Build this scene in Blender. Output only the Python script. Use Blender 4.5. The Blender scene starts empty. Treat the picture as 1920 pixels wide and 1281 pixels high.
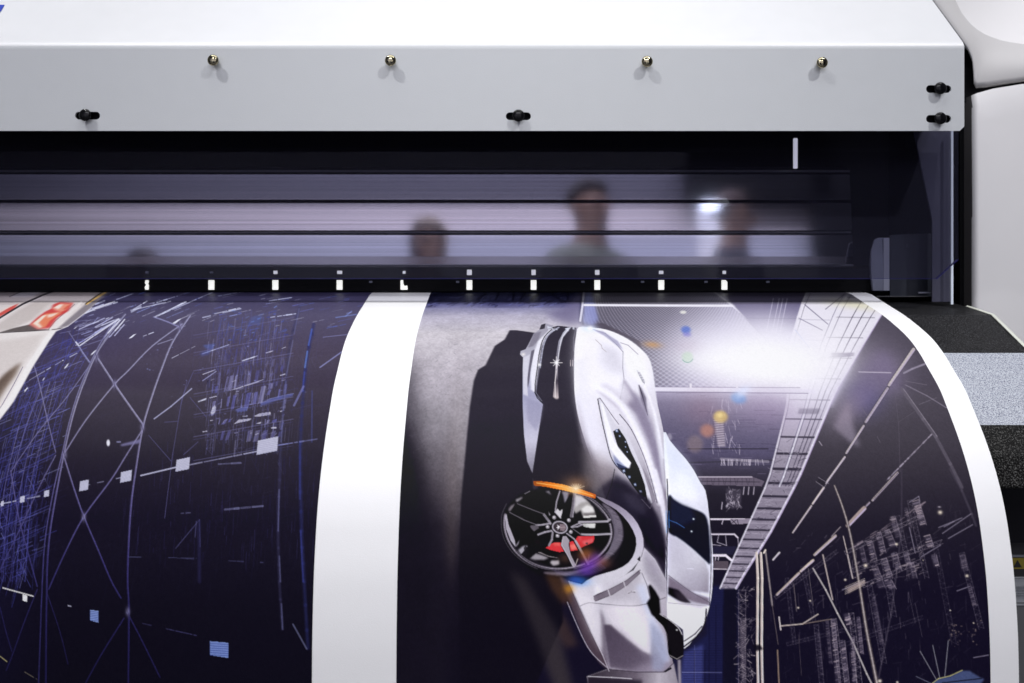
import bpy, bmesh, math, random
import numpy as np
from mathutils import Vector, Matrix

random.seed(7)
RNG = np.random.default_rng(7)
scn = bpy.context.scene
COL = scn.collection
R = math.radians
H = 1.15                       # lens height above the hall floor (m)
F = 1500.0                     # focal length in units of 1/1920 of the picture width
HZ = 420.0                     # row of the horizon on the 1920 x 1281 drafting chart


def at(px, py, Y):
    """chart column / row at depth Y  ->  point in the room (metres)"""
    return Vector(((px - 960.0) * Y / F, Y, H + (HZ - py) * Y / F))


# ------------------------------------------------------------------ materials
def srgb(c):
    c = np.asarray(c, float) / 255.0
    return np.where(c <= 0.04045, c / 12.92, ((c + 0.055) / 1.055) ** 2.4)


def mat(name, base, rough=0.5, metal=0.0, spec=0.5, bump=0.0, bscale=400.0, vary=0.0, vscale=30.0, emit=None, estr=0.0, coat=0.0):
    m = bpy.data.materials.new(name)
    m.use_nodes = True
    nt = m.node_tree
    b = nt.nodes['Principled BSDF']
    b.inputs['Base Color'].default_value = (*base, 1)
    b.inputs['Roughness'].default_value = rough
    b.inputs['Metallic'].default_value = metal
    b.inputs['Specular IOR Level'].default_value = spec
    b.inputs['Coat Weight'].default_value = coat
    tc = nt.nodes.new('ShaderNodeTexCoord')
    if vary > 0:
        n = nt.nodes.new('ShaderNodeTexNoise')
        n.inputs['Scale'].default_value = vscale
        n.inputs['Detail'].default_value = 6
        nt.links.new(tc.outputs['Object'], n.inputs['Vector'])
        mx = nt.nodes.new('ShaderNodeMix')
        mx.data_type = 'RGBA'
        mx.inputs[6].default_value = (*[max(0, c * (1 - vary)) for c in base], 1)
        mx.inputs[7].default_value = (*[min(1, c * (1 + vary)) for c in base], 1)
        nt.links.new(n.outputs['Fac'], mx.inputs[0])
        nt.links.new(mx.outputs[2], b.inputs['Base Color'])
        mr = nt.nodes.new('ShaderNodeMapRange')
        mr.inputs['To Min'].default_value = max(0.02, rough - 0.08)
        mr.inputs['To Max'].default_value = rough + 0.08
        nt.links.new(n.outputs['Fac'], mr.inputs['Value'])
        nt.links.new(mr.outputs['Result'], b.inputs['Roughness'])
    if bump > 0:
        n2 = nt.nodes.new('ShaderNodeTexNoise')
        n2.inputs['Scale'].default_value = bscale
        n2.inputs['Detail'].default_value = 3
        nt.links.new(tc.outputs['Object'], n2.inputs['Vector'])
        bp = nt.nodes.new('ShaderNodeBump')
        bp.inputs['Strength'].default_value = bump
        bp.inputs['Distance'].default_value = 0.001
        nt.links.new(n2.outputs['Fac'], bp.inputs['Height'])
        nt.links.new(bp.outputs['Normal'], b.inputs['Normal'])
    if emit is not None:
        b.inputs['Emission Color'].default_value = (*emit, 1)
        b.inputs['Emission Strength'].default_value = estr
    return m


def speckle_mat(name, dark, light, lo, hi, rough, scale, spec=0.5, bump=0.6):
    """powder coat with a coarse pebbled grain"""
    m = bpy.data.materials.new(name)
    m.use_nodes = True
    nt = m.node_tree
    b = nt.nodes['Principled BSDF']
    tc = nt.nodes.new('ShaderNodeTexCoord')
    n = nt.nodes.new('ShaderNodeTexNoise')
    n.inputs['Scale'].default_value = scale
    n.inputs['Detail'].default_value = 2
    nt.links.new(tc.outputs['Object'], n.inputs['Vector'])
    cr = nt.nodes.new('ShaderNodeValToRGB')
    cr.color_ramp.elements[0].position = lo
    cr.color_ramp.elements[0].color = (*dark, 1)
    cr.color_ramp.elements[1].position = hi
    cr.color_ramp.elements[1].color = (*light, 1)
    nt.links.new(n.outputs['Fac'], cr.inputs['Fac'])
    nt.links.new(cr.outputs['Color'], b.inputs['Base Color'])
    bp = nt.nodes.new('ShaderNodeBump')
    bp.inputs['Strength'].default_value = bump
    bp.inputs['Distance'].default_value = 0.0006
    nt.links.new(n.outputs['Fac'], bp.inputs['Height'])
    nt.links.new(bp.outputs['Normal'], b.inputs['Normal'])
    b.inputs['Roughness'].default_value = rough
    b.inputs['Specular IOR Level'].default_value = spec
    return m


def glass_mat(name, tint, refl_rough=0.01, f0=0.03):
    m = bpy.data.materials.new(name)
    m.use_nodes = True
    nt = m.node_tree
    nt.nodes.remove(nt.nodes['Principled BSDF'])
    out = nt.nodes['Material Output']
    tr = nt.nodes.new('ShaderNodeBsdfTransparent')
    tr.inputs['Color'].default_value = (*tint, 1)
    gl = nt.nodes.new('ShaderNodeBsdfGlossy')
    gl.inputs['Roughness'].default_value = refl_rough
    gl.inputs['Color'].default_value = (0.95, 0.95, 1, 1)
    # two-sided Schlick reflectance of a thin sheet
    ge = nt.nodes.new('ShaderNodeNewGeometry')
    dt = nt.nodes.new('ShaderNodeVectorMath')
    dt.operation = 'DOT_PRODUCT'
    nt.links.new(ge.outputs['Incoming'], dt.inputs[0])
    nt.links.new(ge.outputs['Normal'], dt.inputs[1])
    def mth(op, a, b=None):
        n_ = nt.nodes.new('ShaderNodeMath')
        n_.operation = op
        for i_, q_ in enumerate((a, b)):
            if q_ is None:
                continue
            if isinstance(q_, (int, float)):
                n_.inputs[i_].default_value = q_
            else:
                nt.links.new(q_, n_.inputs[i_])
        return n_.outputs[0]
    ab = mth('ABSOLUTE', dt.outputs['Value'])
    pw = mth('POWER', mth('SUBTRACT', 1.0, ab), 5.0)
    frf = mth('ADD', mth('MULTIPLY', pw, 1.0 - f0), f0)
    mx = nt.nodes.new('ShaderNodeMixShader')
    nt.links.new(frf, mx.inputs['Fac'])
    nt.links.new(tr.outputs[0], mx.inputs[1])
    nt.links.new(gl.outputs[0], mx.inputs[2])
    # faint dust specks on the acrylic, plus an even painted veil of reflected haze
    tc = nt.nodes.new('ShaderNodeTexCoord')
    vo = nt.nodes.new('ShaderNodeTexVoronoi')
    vo.inputs['Scale'].default_value = 60
    nt.links.new(tc.outputs['Object'], vo.inputs['Vector'])
    lt = nt.nodes.new('ShaderNodeMath')
    lt.operation = 'LESS_THAN'
    lt.inputs[1].default_value = 0.035
    nt.links.new(vo.outputs['Distance'], lt.inputs[0])
    sc = nt.nodes.new('ShaderNodeMath')
    sc.operation = 'MULTIPLY'
    sc.inputs[1].default_value = 0.12
    nt.links.new(lt.outputs[0], sc.inputs[0])
    df = nt.nodes.new('ShaderNodeBsdfDiffuse')
    df.inputs['Color'].default_value = (0.55, 0.55, 0.95, 1)
    m2 = nt.nodes.new('ShaderNodeMixShader')
    hz = nt.nodes.new('ShaderNodeMath')
    hz.operation = 'ADD'
    hz.inputs[1].default_value = 0.014
    nt.links.new(sc.outputs[0], hz.inputs[0])
    nt.links.new(hz.outputs[0], m2.inputs['Fac'])
    nt.links.new(mx.outputs[0], m2.inputs[1])
    nt.links.new(df.outputs[0], m2.inputs[2])
    nt.links.new(m2.outputs[0], out.inputs['Surface'])
    return m


def brushed(name, base, rough):
    m = mat(name, base, rough, metal=1.0)
    nt = m.node_tree
    tc = nt.nodes.new('ShaderNodeTexCoord')
    mp = nt.nodes.new('ShaderNodeMapping')
    mp.inputs['Scale'].default_value = (0.6, 1, 420)
    n = nt.nodes.new('ShaderNodeTexNoise')
    n.inputs['Scale'].default_value = 1.0
    n.inputs['Detail'].default_value = 4
    nt.links.new(tc.outputs['Object'], mp.inputs['Vector'])
    nt.links.new(mp.outputs[0], n.inputs['Vector'])
    cr = nt.nodes.new('ShaderNodeValToRGB')
    cr.color_ramp.elements[0].position = 0.35
    cr.color_ramp.elements[0].color = (*[c * 0.74 for c in base], 1)
    cr.color_ramp.elements[1].position = 0.62
    cr.color_ramp.elements[1].color = (*base, 1)
    nt.links.new(n.outputs['Fac'], cr.inputs['Fac'])
    nt.links.new(cr.outputs['Color'], nt.nodes['Principled BSDF'].inputs['Base Color'])
    return m


M = {}
M['white'] = mat('white_powder_coat', (0.512, 0.530, 0.545), 0.42, bump=0.10, bscale=900, vary=0.02, vscale=60)
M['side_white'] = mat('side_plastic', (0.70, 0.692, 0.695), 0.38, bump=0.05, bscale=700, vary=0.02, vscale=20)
M['cap_white'] = mat('cap_plastic', (0.50, 0.492, 0.49), 0.58, bump=0.04, bscale=700)  # same plastic as the cap top, darkened as the less lit skirt
M['black'] = mat('black_plastic', (0.004, 0.004, 0.005), 0.55, spec=0.08, vary=0.3, vscale=40)
M['void'] = mat('matt_black_interior', (0.004, 0.004, 0.006), 0.7, spec=0.1)
M['black_gloss'] = mat('black_gloss', (0.004, 0.004, 0.005), 0.10, spec=0.25)
M['chrome'] = mat('zinc_plated_steel', (0.42, 0.38, 0.25), 0.07, metal=1.0, vary=0.12, vscale=300)
M['rail'] = brushed('anodised_rail', (0.74, 0.74, 0.80), 0.06)
M['rail_dark'] = mat('anodised_rail_dark', (0.42, 0.40, 0.42), 0.12, metal=1.0)
M['rail_lip'] = mat('rail_lip', (0.10, 0.10, 0.12), 0.35, metal=0.6)
M['navy'] = mat('navy_side_plate', (0.055, 0.055, 0.085), 0.4, vary=0.1)
M['navy2'] = mat('dark_inner_cover', (0.022, 0.025, 0.036), 0.4)
M['grey_inner'] = mat('grey_inner_cover', (0.17, 0.18, 0.24), 0.4, vary=0.15, vscale=50)
M['grey_lit'] = mat('pale_inner_cover', (0.28, 0.29, 0.36), 0.35)
M['post'] = mat('post_edge', (0.78, 0.86, 0.95), 0.35)
M['tab'] = mat('pinch_tab', (0.85, 0.86, 0.82), 0.4, emit=(1, 1, 0.94), estr=0.72)  # glow added so the tabs look bright under the hood
M['tab_dim'] = mat('pinch_tab_pip', (0.70, 0.71, 0.72), 0.4, emit=(1, 1, 1), estr=0.75)  # painted glow for the dots that imitate reflections of the tabs
M['edge_blue'] = mat('acrylic_edge', (0.02, 0.018, 0.12), 0.15, spec=0.6)
M['apron'] = speckle_mat('black_grained_coat', (0.002, 0.002, 0.0025), (0.075, 0.075, 0.082), 0.48, 0.80, 0.5, 1000, spec=0.18, bump=1.0)
M['apron_low'] = speckle_mat('black_coarse_grain', (0.001, 0.001, 0.001), (0.13, 0.13, 0.125), 0.50, 0.80, 0.5, 850, spec=0.1, bump=1.0)
M['stripe'] = speckle_mat('grey_grained_coat', (0.06, 0.065, 0.12), (0.50, 0.53, 0.58), 0.30, 0.60, 0.5, 1250, spec=0.3, bump=0.7)
M['trim'] = mat('pale_trim', (0.62, 0.64, 0.56), 0.4)
M['low_grey'] = mat('lower_panel_grey', (0.10, 0.10, 0.105), 0.5, vary=0.1)
M['low_dark'] = mat('lower_panel_dark', (0.022, 0.022, 0.024), 0.5, vary=0.1)
M['yellow'] = mat('warning_yellow', (0.24, 0.19, 0.02), 0.5)
M['label_white'] = mat('label_white', (0.26, 0.27, 0.29), 0.5)
M['label_grey'] = mat('label_grey', (0.16, 0.17, 0.19), 0.5)
M['ink_black'] = mat('label_black', (0.015, 0.015, 0.015), 0.5)
M['logo_blue'] = mat('lettering_blue', (0.02, 0.05, 0.40), 0.4)
M['window'] = glass_mat('tinted_acrylic', (0.58, 0.58, 0.64), f0=0.007)


def paper_mat(name, attr):
    m = bpy.data.materials.new(name)
    m.use_nodes = True
    nt = m.node_tree
    b = nt.nodes['Principled BSDF']
    b.inputs['Roughness'].default_value = 0.5
    b.inputs['Specular IOR Level'].default_value = 0.12
    tc = nt.nodes.new('ShaderNodeTexCoord')
    n = nt.nodes.new('ShaderNodeTexNoise')
    n.inputs['Scale'].default_value = 1300
    n.inputs['Detail'].default_value = 3
    nt.links.new(tc.outputs['Object'], n.inputs['Vector'])
    bp = nt.nodes.new('ShaderNodeBump')
    bp.inputs['Strength'].default_value = 0.22
    bp.inputs['Distance'].default_value = 0.0004
    nt.links.new(n.outputs['Fac'], bp.inputs['Height'])
    nt.links.new(bp.outputs['Normal'], b.inputs['Normal'])
    if attr:
        a = nt.nodes.new('ShaderNodeVertexColor')
        a.layer_name = attr
        nt.links.new(a.outputs['Color'], b.inputs['Base Color'])
    else:
        b.inputs['Base Color'].default_value = (0.80, 0.80, 0.805, 1)
    return m


M['paper'] = paper_mat('blank_paper', None)
M['print'] = paper_mat('inkjet_print', 'ink')


# ------------------------------------------------------------------ object helpers
def link(name, me, m=None, parent=None, smooth=False):
    o = bpy.data.objects.new(name, me)
    COL.objects.link(o)
    if m is not None:
        for k in (m if isinstance(m, (list, tuple)) else [m]):
            me.materials.append(k)
    if parent is not None:
        o.parent = parent
        o.matrix_parent_inverse = Matrix.Translation(parent.matrix_world.translation).inverted() if parent.parent is None and parent.type == 'EMPTY' else parent.matrix_world.inverted()
    if smooth:
        for p in me.polygons:
            p.use_smooth = True
    return o


def mesh(name, verts, faces, m=None, parent=None, smooth=False, mids=None):
    me = bpy.data.meshes.new(name)
    me.from_pydata([tuple(v) for v in verts], [], faces)
    me.validate()
    o = link(name, me, m, parent, smooth)
    if mids is not None:
        for p, i in zip(me.polygons, mids):
            p.material_index = i
    return o


def from_bm(name, bm, m, parent=None, smooth=False):
    me = bpy.data.meshes.new(name)
    bm.normal_update()
    bm.to_mesh(me)
    bm.free()
    return link(name, me, m, parent, smooth)


def thing(name, label, cat, loc, group=None):
    o = bpy.data.objects.new(name, None)
    COL.objects.link(o)
    o.location = loc
    o['label'] = label
    o['category'] = cat
    if group:
        o['group'] = group
    bpy.context.view_layer.update()
    return o


def bm_box(bm, lo, hi, bevel=0.0, mi=0):
    lo, hi = Vector(lo), Vector(hi)
    r = bmesh.ops.create_cube(bm, size=1.0)
    vs = r['verts']
    for v in vs:
        v.co = Vector([(lo[i] + hi[i]) / 2 + v.co[i] * (hi[i] - lo[i]) for i in range(3)])
    fs = set(f for v in vs for f in v.link_faces)
    for f in fs:
        f.material_index = mi
    if bevel > 0:
        es = list(set(e for v in vs for e in v.link_edges))
        bmesh.ops.bevel(bm, geom=es, offset=bevel, segments=2, affect='EDGES', profile=0.5)


def box_px(bm, x0, x1, y0, y1, Y, depth, bevel=0.0, mi=0):
    a, b = at(x0, y1, Y), at(x1, y0, Y)
    bm_box(bm, (a.x, Y, a.z), (b.x, Y + depth, b.z), bevel, mi)


def prism_px(name, pts, Y, depth, m, parent=None):
    """flat plate with the given outline, front face at depth Y"""
    n = len(pts)
    fr = [at(x, y, Y) for x, y in pts]
    bk = [v + Vector((0, depth, 0)) for v in fr]
    faces = [list(range(n)), list(range(2 * n - 1, n - 1, -1))]
    for i in range(n):
        j = (i + 1) % n
        faces.append([i, n + i, n + j, j])
    return mesh(name, fr + bk, faces, m, parent)


def loft(bm, rings, mi=0, closed=False):
    rows = [[bm.verts.new(p) for p in r] for r in rings]
    for a, b in zip(rows[:-1], rows[1:]):
        n = len(a)
        for i in range(n if closed else n - 1):
            j = (i + 1) % n
            f = bm.faces.new((a[i], a[j], b[j], b[i]))
            f.material_index = mi
            f.smooth = True
    return rows


# ================================================================== THE PRINTER
PR = thing('wide_format_printer', 'white wide-format printer with tinted window, side housing and grained black apron', 'printer', (0, 0.85, 0))

# ---- hood: folded sheet, front plate with real slots, sloping top
YH = 0.75
XL = -0.78
hood_right = at(1808, 0, YH).x
zb = at(0, 245.5, YH).z
zt = at(0, 92, YH).z
ch = 0.0042
slots = [(164, 217), (972, 218), (1760, 167), (1760, 223)]
cu = bpy.data.curves.new('hood_outline', 'CURVE')
cu.dimensions = '2D'
cu.fill_mode = 'BOTH'
cu.extrude = 0.0009


def spline(pts):
    s = cu.splines.new('POLY')
    s.points.add(len(pts) - 1)
    for p, (x, y) in zip(s.points, pts):
        p.co = (x, y, 0, 1)
    s.use_cyclic_u = True


spline([(XL, zb), (hood_right - ch, zb), (hood_right, zb + ch), (hood_right, zt), (XL, zt)])
for sx, sy in slots:
    c = at(sx, sy, YH)
    hw, r = 23.5 * YH / F, 7.3 * YH / F
    pts = []
    for k in range(13):
        a = -math.pi / 2 + math.pi * k / 12
        pts.append((c.x + hw - r + r * math.cos(a), c.z + r * math.sin(a)))
    for k in range(13):
        a = math.pi / 2 + math.pi * k / 12
        pts.append((c.x - hw + r + r * math.cos(a), c.z + r * math.sin(a)))
    spline(pts)
tmp = bpy.data.objects.new('tmp_outline', cu)
COL.objects.link(tmp)
bpy.context.view_layer.update()
me_front = bpy.data.meshes.new_from_object(tmp.evaluated_get(bpy.context.evaluated_depsgraph_get()))
bpy.data.objects.remove(tmp)
bm = bmesh.new()
bm.from_mesh(me_front)
for v in bm.verts:                       # curve lies in XY: stand it up, front face towards -Y
    x, y, z = v.co
    v.co = (x, YH + 0.0009 - z, y)
bmesh.ops.recalc_face_normals(bm, faces=bm.faces)
# fold + top slope
prof = []
rf = 0.011
tilt = R(45)
for k in range(9):
    a = tilt * k / 8
    prof.append((YH + rf - rf * math.cos(a), zt + rf * math.sin(a)))
y1, z1 = prof[-1]
for d in (0.02, 0.06, 0.12, 0.25):
    prof.append((y1 + d * math.sin(tilt), z1 + d * math.cos(tilt)))
TOP0 = (y1, z1)
xs = np.linspace(XL, hood_right, 9)
loft(bm, [[Vector((x, y, z)) for x in xs] for y, z in prof])
# end cheek of the hood, a hair inside the edge
vs = [bm.verts.new((hood_right - 0.0004, y, z)) for y, z in [(YH + 0.002, zb + ch)] + [(a + 0.001, b - 0.001) for a, b in prof[4:]] + [(prof[-1][0], zb + 0.02)]]
bm.faces.new(vs)
# bottom return lip
vs = [bm.verts.new(p) for p in ((XL, YH + 0.0018, zb + 0.0003), (hood_right - ch, YH + 0.0018, zb + 0.0003), (hood_right - ch, YH + 0.0040, zb + 0.0003), (XL, YH + 0.0040, zb + 0.0003))]
bm.faces.new(vs)
M['white_top'] = mat('white_powder_coat_top', (0.63, 0.64, 0.65), 0.42, bump=0.10, bscale=900, vary=0.02, vscale=60)  # same paint as the front, lightened for the light from above
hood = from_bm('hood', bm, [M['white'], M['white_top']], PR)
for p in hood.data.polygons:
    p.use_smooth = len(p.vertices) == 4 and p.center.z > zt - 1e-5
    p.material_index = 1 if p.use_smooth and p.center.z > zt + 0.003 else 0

# plate behind the slots
bm = bmesh.new()
bm_box(bm, (XL, YH + 0.006, zb + 0.003), (hood_right - 0.004, YH + 0.010, zt - 0.02))
from_bm('slot_backing', bm, M['void'], hood)


def dome_screw(name, px, py, rpx, height, m, recess, parent):
    c = at(px, py, YH)
    r = rpx * YH / F
    bm = bmesh.new()
    hb = height - 0.0030
    prof = [(0.55 * r, 0.004), (0.55 * r, -hb), (0.93 * r, -hb), (r, -hb - 0.0006)]
    for k in range(1, 9):
        a = math.pi / 2 * k / 8
        prof.append((r * math.cos(a), -hb - 0.0006 - (height - hb - 0.0006) * math.sin(a)))
    n = 28
    rings = [[Vector((c.x + max(q, 1e-5) * math.cos(t), YH + d, c.z + max(q, 1e-5) * math.sin(t))) for t in np.linspace(0, 2 * math.pi, n, endpoint=False)] for q, d in prof]
    loft(bm, rings, 0, True)
    if recess:      # cross recess: two dark bars let into the crown
        for ang in (0.5, 0.5 + math.pi / 2):
            u = Vector((math.cos(ang), 0, math.sin(ang)))
            w = Vector((-math.sin(ang), 0, math.cos(ang)))
            q = [c + u * (sx * 0.62 * r) + w * (sw * 0.17 * r) + Vector((0, -height - 0.0002, 0)) for sx, sw in ((-1, -1), (1, -1), (1, 1), (-1, 1))]
            top = [bm.verts.new(v + Vector((0, 0.0004, 0))) for v in q]
            f = bm.faces.new(top)
            f.material_index = 1
    return from_bm(name, bm, [m, M['black']], parent, True)


for px, py in ((404, 115.5), (734, 116), (1211.5, 118), (1537, 120)):
    dome_screw('screw', px, py, 10.5, 0.0085, M['chrome'], True, hood)
for px, py in slots:
    o = dome_screw('adjusting_screw', px + (-1 if px > 1700 else 0), py, 11.5, 0.0065, M['black_gloss'], False, hood)

# end of the blue lettering on the hood's sloping top
def on_top(px, py):
    k = (HZ - py) / F
    # z = z1 + (y - y1)  and  z - H = k*y
    y = (TOP0[1] - H - TOP0[0]) / (k - 1)
    return Vector(((px - 960) * y / F, y - 0.0004, H + k * y + 0.0004))
g = [on_top(*p) for p in ((-46, 9), (9, 10), (2, 22), (-3, 27), (-46, 27), (-46, 22), (-9, 22), (-5, 15), (-46, 15))]
mesh('lettering', g, [list(range(len(g)))], M['logo_blue'], hood)

# ---- tinted window (single acrylic sheet, leaning 4 degrees back)
YB, TW = 0.794, R(5)
zw = at(0, 523, YB).z
def on_window(px, py):
    k = (HZ - py) / F          # z-H = k*y ; y = YB + (z-zw)*tan(TW)
    y = (YB + (H - zw) * math.tan(TW)) / (1 - k * math.tan(TW))
    return Vector(((px - 960) * y / F, y, H + k * y))
wpts = [(-620, 523), (1757, 523), (1797, 487), (1797, 236), (-620, 236)]
wv = [on_window(*p) for p in wpts]
win = mesh('window', wv, [list(range(5))], M['window'], PR)
bm = bmesh.new()
th = Vector((0, 0.004, 0))
for a, b in ((0, 1), (1, 2)):
    A, B = wv[a], wv[b]
    q = [A, B, B + th, A + th]
    dn = Vector((0, 0, -0.0006)) if a == 0 else Vector((0.0005, 0, -0.0003))
    bm.faces.new([bm.verts.new(v) for v in q])
    bm.faces.new([bm.verts.new(v) for v in (A + Vector((0, -0.0004, 0)) - dn * 0.6, B + Vector((0, -0.0004, 0)) - dn * 0.6, B + Vector((0, -0.0004, 0)), A + Vector((0, -0.0004, 0)))])
from_bm('window_edge', bm, M['edge_blue'], win)

# ---- interior casing
bm = bmesh.new()
xr = at(1798, 0, 0.86).x
bm_box(bm, (XL, 1.02, H - 0.16), (xr + 0.02, 1.03, H + 0.30))                 # back
bm_box(bm, (XL, 0.80, H + 0.150), (hood_right - 0.006, 1.02, H + 0.153))     # lid lining
bm_box(bm, (xr, 0.845, H - 0.16), (xr + 0.012, 1.02, H + 0.165))
from_bm('inner_casing', bm, M['void'], PR)

# ---- gantry rail: extruded aluminium with grooves
YR, TR = 0.872, R(5)
zr0 = at(0, 498, YR).z
def rail_pt(py, off=0.0):
    k = (HZ - py) / F
    y = (YR + (H - zr0) * math.tan(TR)) / (1 - k * math.tan(TR))
    return (y + off, H + k * y)
rprof = [(312, .012, 1), (318, .004, 1), (319, 0, 3), (323, 0, 1), (323.5, .006, 1), (327, .006, 0), (327.2, .001, 0), (374.5, .001, 1),
         (375, .008, 1), (380.5, .008, 0), (381, 0, 0), (432, 0, 1), (432.3, .006, 1), (434.5, .006, 3), (435, .002, 3), (437, .002, 1), (437.3, .008, 1), (440.5, .008, 0),
         (441, 0, 0), (481, 0, 2), (481.3, .0015, 2), (496, .0015, 3), (496.4, -.001, 3), (499.5, -.001, 1), (500, .01, 1), (512, .012, 1)]
ends = {0: 1545}
bm = bmesh.new()
xa = XL
rows = []
for py, off, mi in rprof:
    y, z = rail_pt(py, off)
    xe = 1600
    rows.append([bm.verts.new((xa, y, z)), bm.verts.new(((xe - 960) * YR / F, y, z))])
for (a, b), (py, off, mi) in zip(zip(rows[:-1], rows[1:]), rprof):
    f = bm.faces.new((a[0], a[1], b[1], b[0]))
    f.material_index = mi
rail = from_bm('gantry_rail', bm, [M['rail'], M['void'], M['rail_dark'], M['rail_lip']], PR)

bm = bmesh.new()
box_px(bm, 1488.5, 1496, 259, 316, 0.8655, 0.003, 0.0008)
from_bm('indicator_bar', bm, mat('indicator_bar', (0.8, 0.8, 0.9), 0.4, emit=(0.9, 0.9, 1.0), estr=0.75), PR)  # added glowing strip standing in for the reflected streak of a lamp
# ---- right-hand inner plates seen through the window
prism_px('side_plate', [(1713, 240), (1748, 412), (1748, 566), (1786, 566), (1786, 240)], 0.824, 0.002, M['navy'], PR)
bm = bmesh.new()
box_px(bm, 1783.5, 1787.5, 244, 571, 0.815, 0.002)
from_bm('post', bm, M['post'], PR)
prism_px('inner_cover', [(1669, 441), (1760, 437), (1760, 556), (1669, 556)], 0.846, 0.002, M['navy2'], PR)
ic = prism_px('inner_flap', [(1640, 450), (1648, 446), (1668, 446), (1668, 545), (1636, 545), (1633, 520), (1632, 495), (1634, 470)], 0.842, 0.002, M['grey_inner'], PR)
prism_px('flap_strip', [(1657, 447), (1667, 446), (1667, 545), (1657, 545)], 0.8405, 0.001, M['grey_lit'], ic)
prism_px('flap_strip', [(1634, 475), (1656.5, 475), (1656.5, 545), (1637, 545), (1633.5, 505)], 0.8408, 0.001, M['grey_inner'], ic)

# ---- pinch bar with white pinch tabs
bm = bmesh.new()
a, b = at(0, 546.5, 0.846), at(1632, 501, 0.846)
bm_box(bm, (XL, 0.846, a.z), (b.x, 0.868, b.z))
bar = from_bm('pinch_bar', bm, M['black'], PR)
tabx = [-205, -85, 35, 155, 275, 396, 516, 636.5, 757.5, 880, 1000.5, 1120, 1240, 1358.5]
for i, tx in enumerate(tabx):
    if tx < 200:
        continue
    bm = bmesh.new()
    w = 5.3
    if tx == 275:
        pts = [(-2, -9), (2.5, -9), (3.5, -6), (2, -2), (3.5, 1), (3, 9), (-2.5, 9), (-4, 4), (-1, 0), (-3.5, -4)]
    elif tx == 757.5:
        pts = [(-6.5, -9), (-2, -9), (-1, 0), (1.5, 2), (6, 1), (6.5, 9), (-6.5, 9)]
    elif tx == 1358.5:
        pts = [(-w, -9), (2, -9), (w, -5.5), (w, 9), (-w, 9)]
    else:
        pts = [(-w, -9), (w, -9), (w, 9), (-w, 9)]
    fr = [bm.verts.new(at(tx + p, 534.5 + q, 0.8445)) for p, q in pts]
    bk = [bm.verts.new(at(tx + p, 534.5 + q, 0.8445) + Vector((0, 0.0012, 0))) for p, q in pts]
    n = len(pts)
    bm.faces.new(fr)
    for k in range(n):
        j = (k + 1) % n
        bm.faces.new((fr[k], bk[k], bk[j], fr[j]))
    bmesh.ops.recalc_face_normals(bm, faces=bm.faces)
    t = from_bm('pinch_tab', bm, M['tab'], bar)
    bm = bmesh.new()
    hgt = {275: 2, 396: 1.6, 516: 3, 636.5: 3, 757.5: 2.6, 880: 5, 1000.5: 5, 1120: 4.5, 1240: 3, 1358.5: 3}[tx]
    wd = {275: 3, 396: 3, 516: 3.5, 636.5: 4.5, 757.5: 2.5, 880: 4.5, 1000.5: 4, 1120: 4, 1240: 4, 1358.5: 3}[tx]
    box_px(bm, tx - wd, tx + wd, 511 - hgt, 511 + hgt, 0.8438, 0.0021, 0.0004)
    from_bm('tab_tip', bm, M['grey_lit'] if tx < 450 else M['tab_dim'], t)  # added dot standing in for the tab's reflection
for tx in (695, 858, 1093, 1205, 1324, 1440):
    bm = bmesh.new()
    box_px(bm, tx - 3, tx + 3, 527, 530.5, 0.8445, 0.0012, 0.0003)
    from_bm('bar_rivet', bm, M['grey_inner'], bar)

# ---- paper path profile (depth, row) read along the sheet's right edge
PEDGE = [(1560, 538), (1624.7, 548.7), (1643, 558), (1662, 570), (1691, 588), (1719, 609), (1744, 631), (1769, 662), (1786, 690), (1809, 729), (1824, 764),
         (1838, 798.6), (1852.6, 838), (1866.5, 882), (1877, 922), (1887, 971), (1894, 1018), (1900.5, 1071), (1906, 1142), (1909, 1203), (1910.6, 1281), (1911, 1400)]
XP = 0.375
PY_ = np.array([p[1] for p in PEDGE], float)
PD_ = np.array([XP * F / (p[0] - 960) for p in PEDGE], float)


def hermite(x, xs, ys):
    d = np.gradient(ys, xs)
    i = np.clip(np.searchsorted(xs, x) - 1, 0, len(xs) - 2)
    h = xs[i + 1] - xs[i]
    t = (x - xs[i]) / h
    return ((1 + 2 * t) * (1 - t) ** 2 * ys[i] + t * (1 - t) ** 2 * h * d[i] + t * t * (3 - 2 * t) * ys[i + 1] + t * t * (t - 1) * h * d[i + 1])


ROW = np.linspace(538, 1400, 3000)
DEP = hermite(ROW, PY_, PD_)
k_ = np.ones(41) / 41
DEP = np.convolve(np.pad(DEP, 20, mode='edge'), k_, 'valid') * 0.5 + DEP * 0.5
ZED = H + (HZ - ROW) * DEP / F
ARC = np.concatenate([[0], np.cumsum(np.hypot(np.diff(DEP), np.diff(ZED)))])     # metres along the sheet

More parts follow.
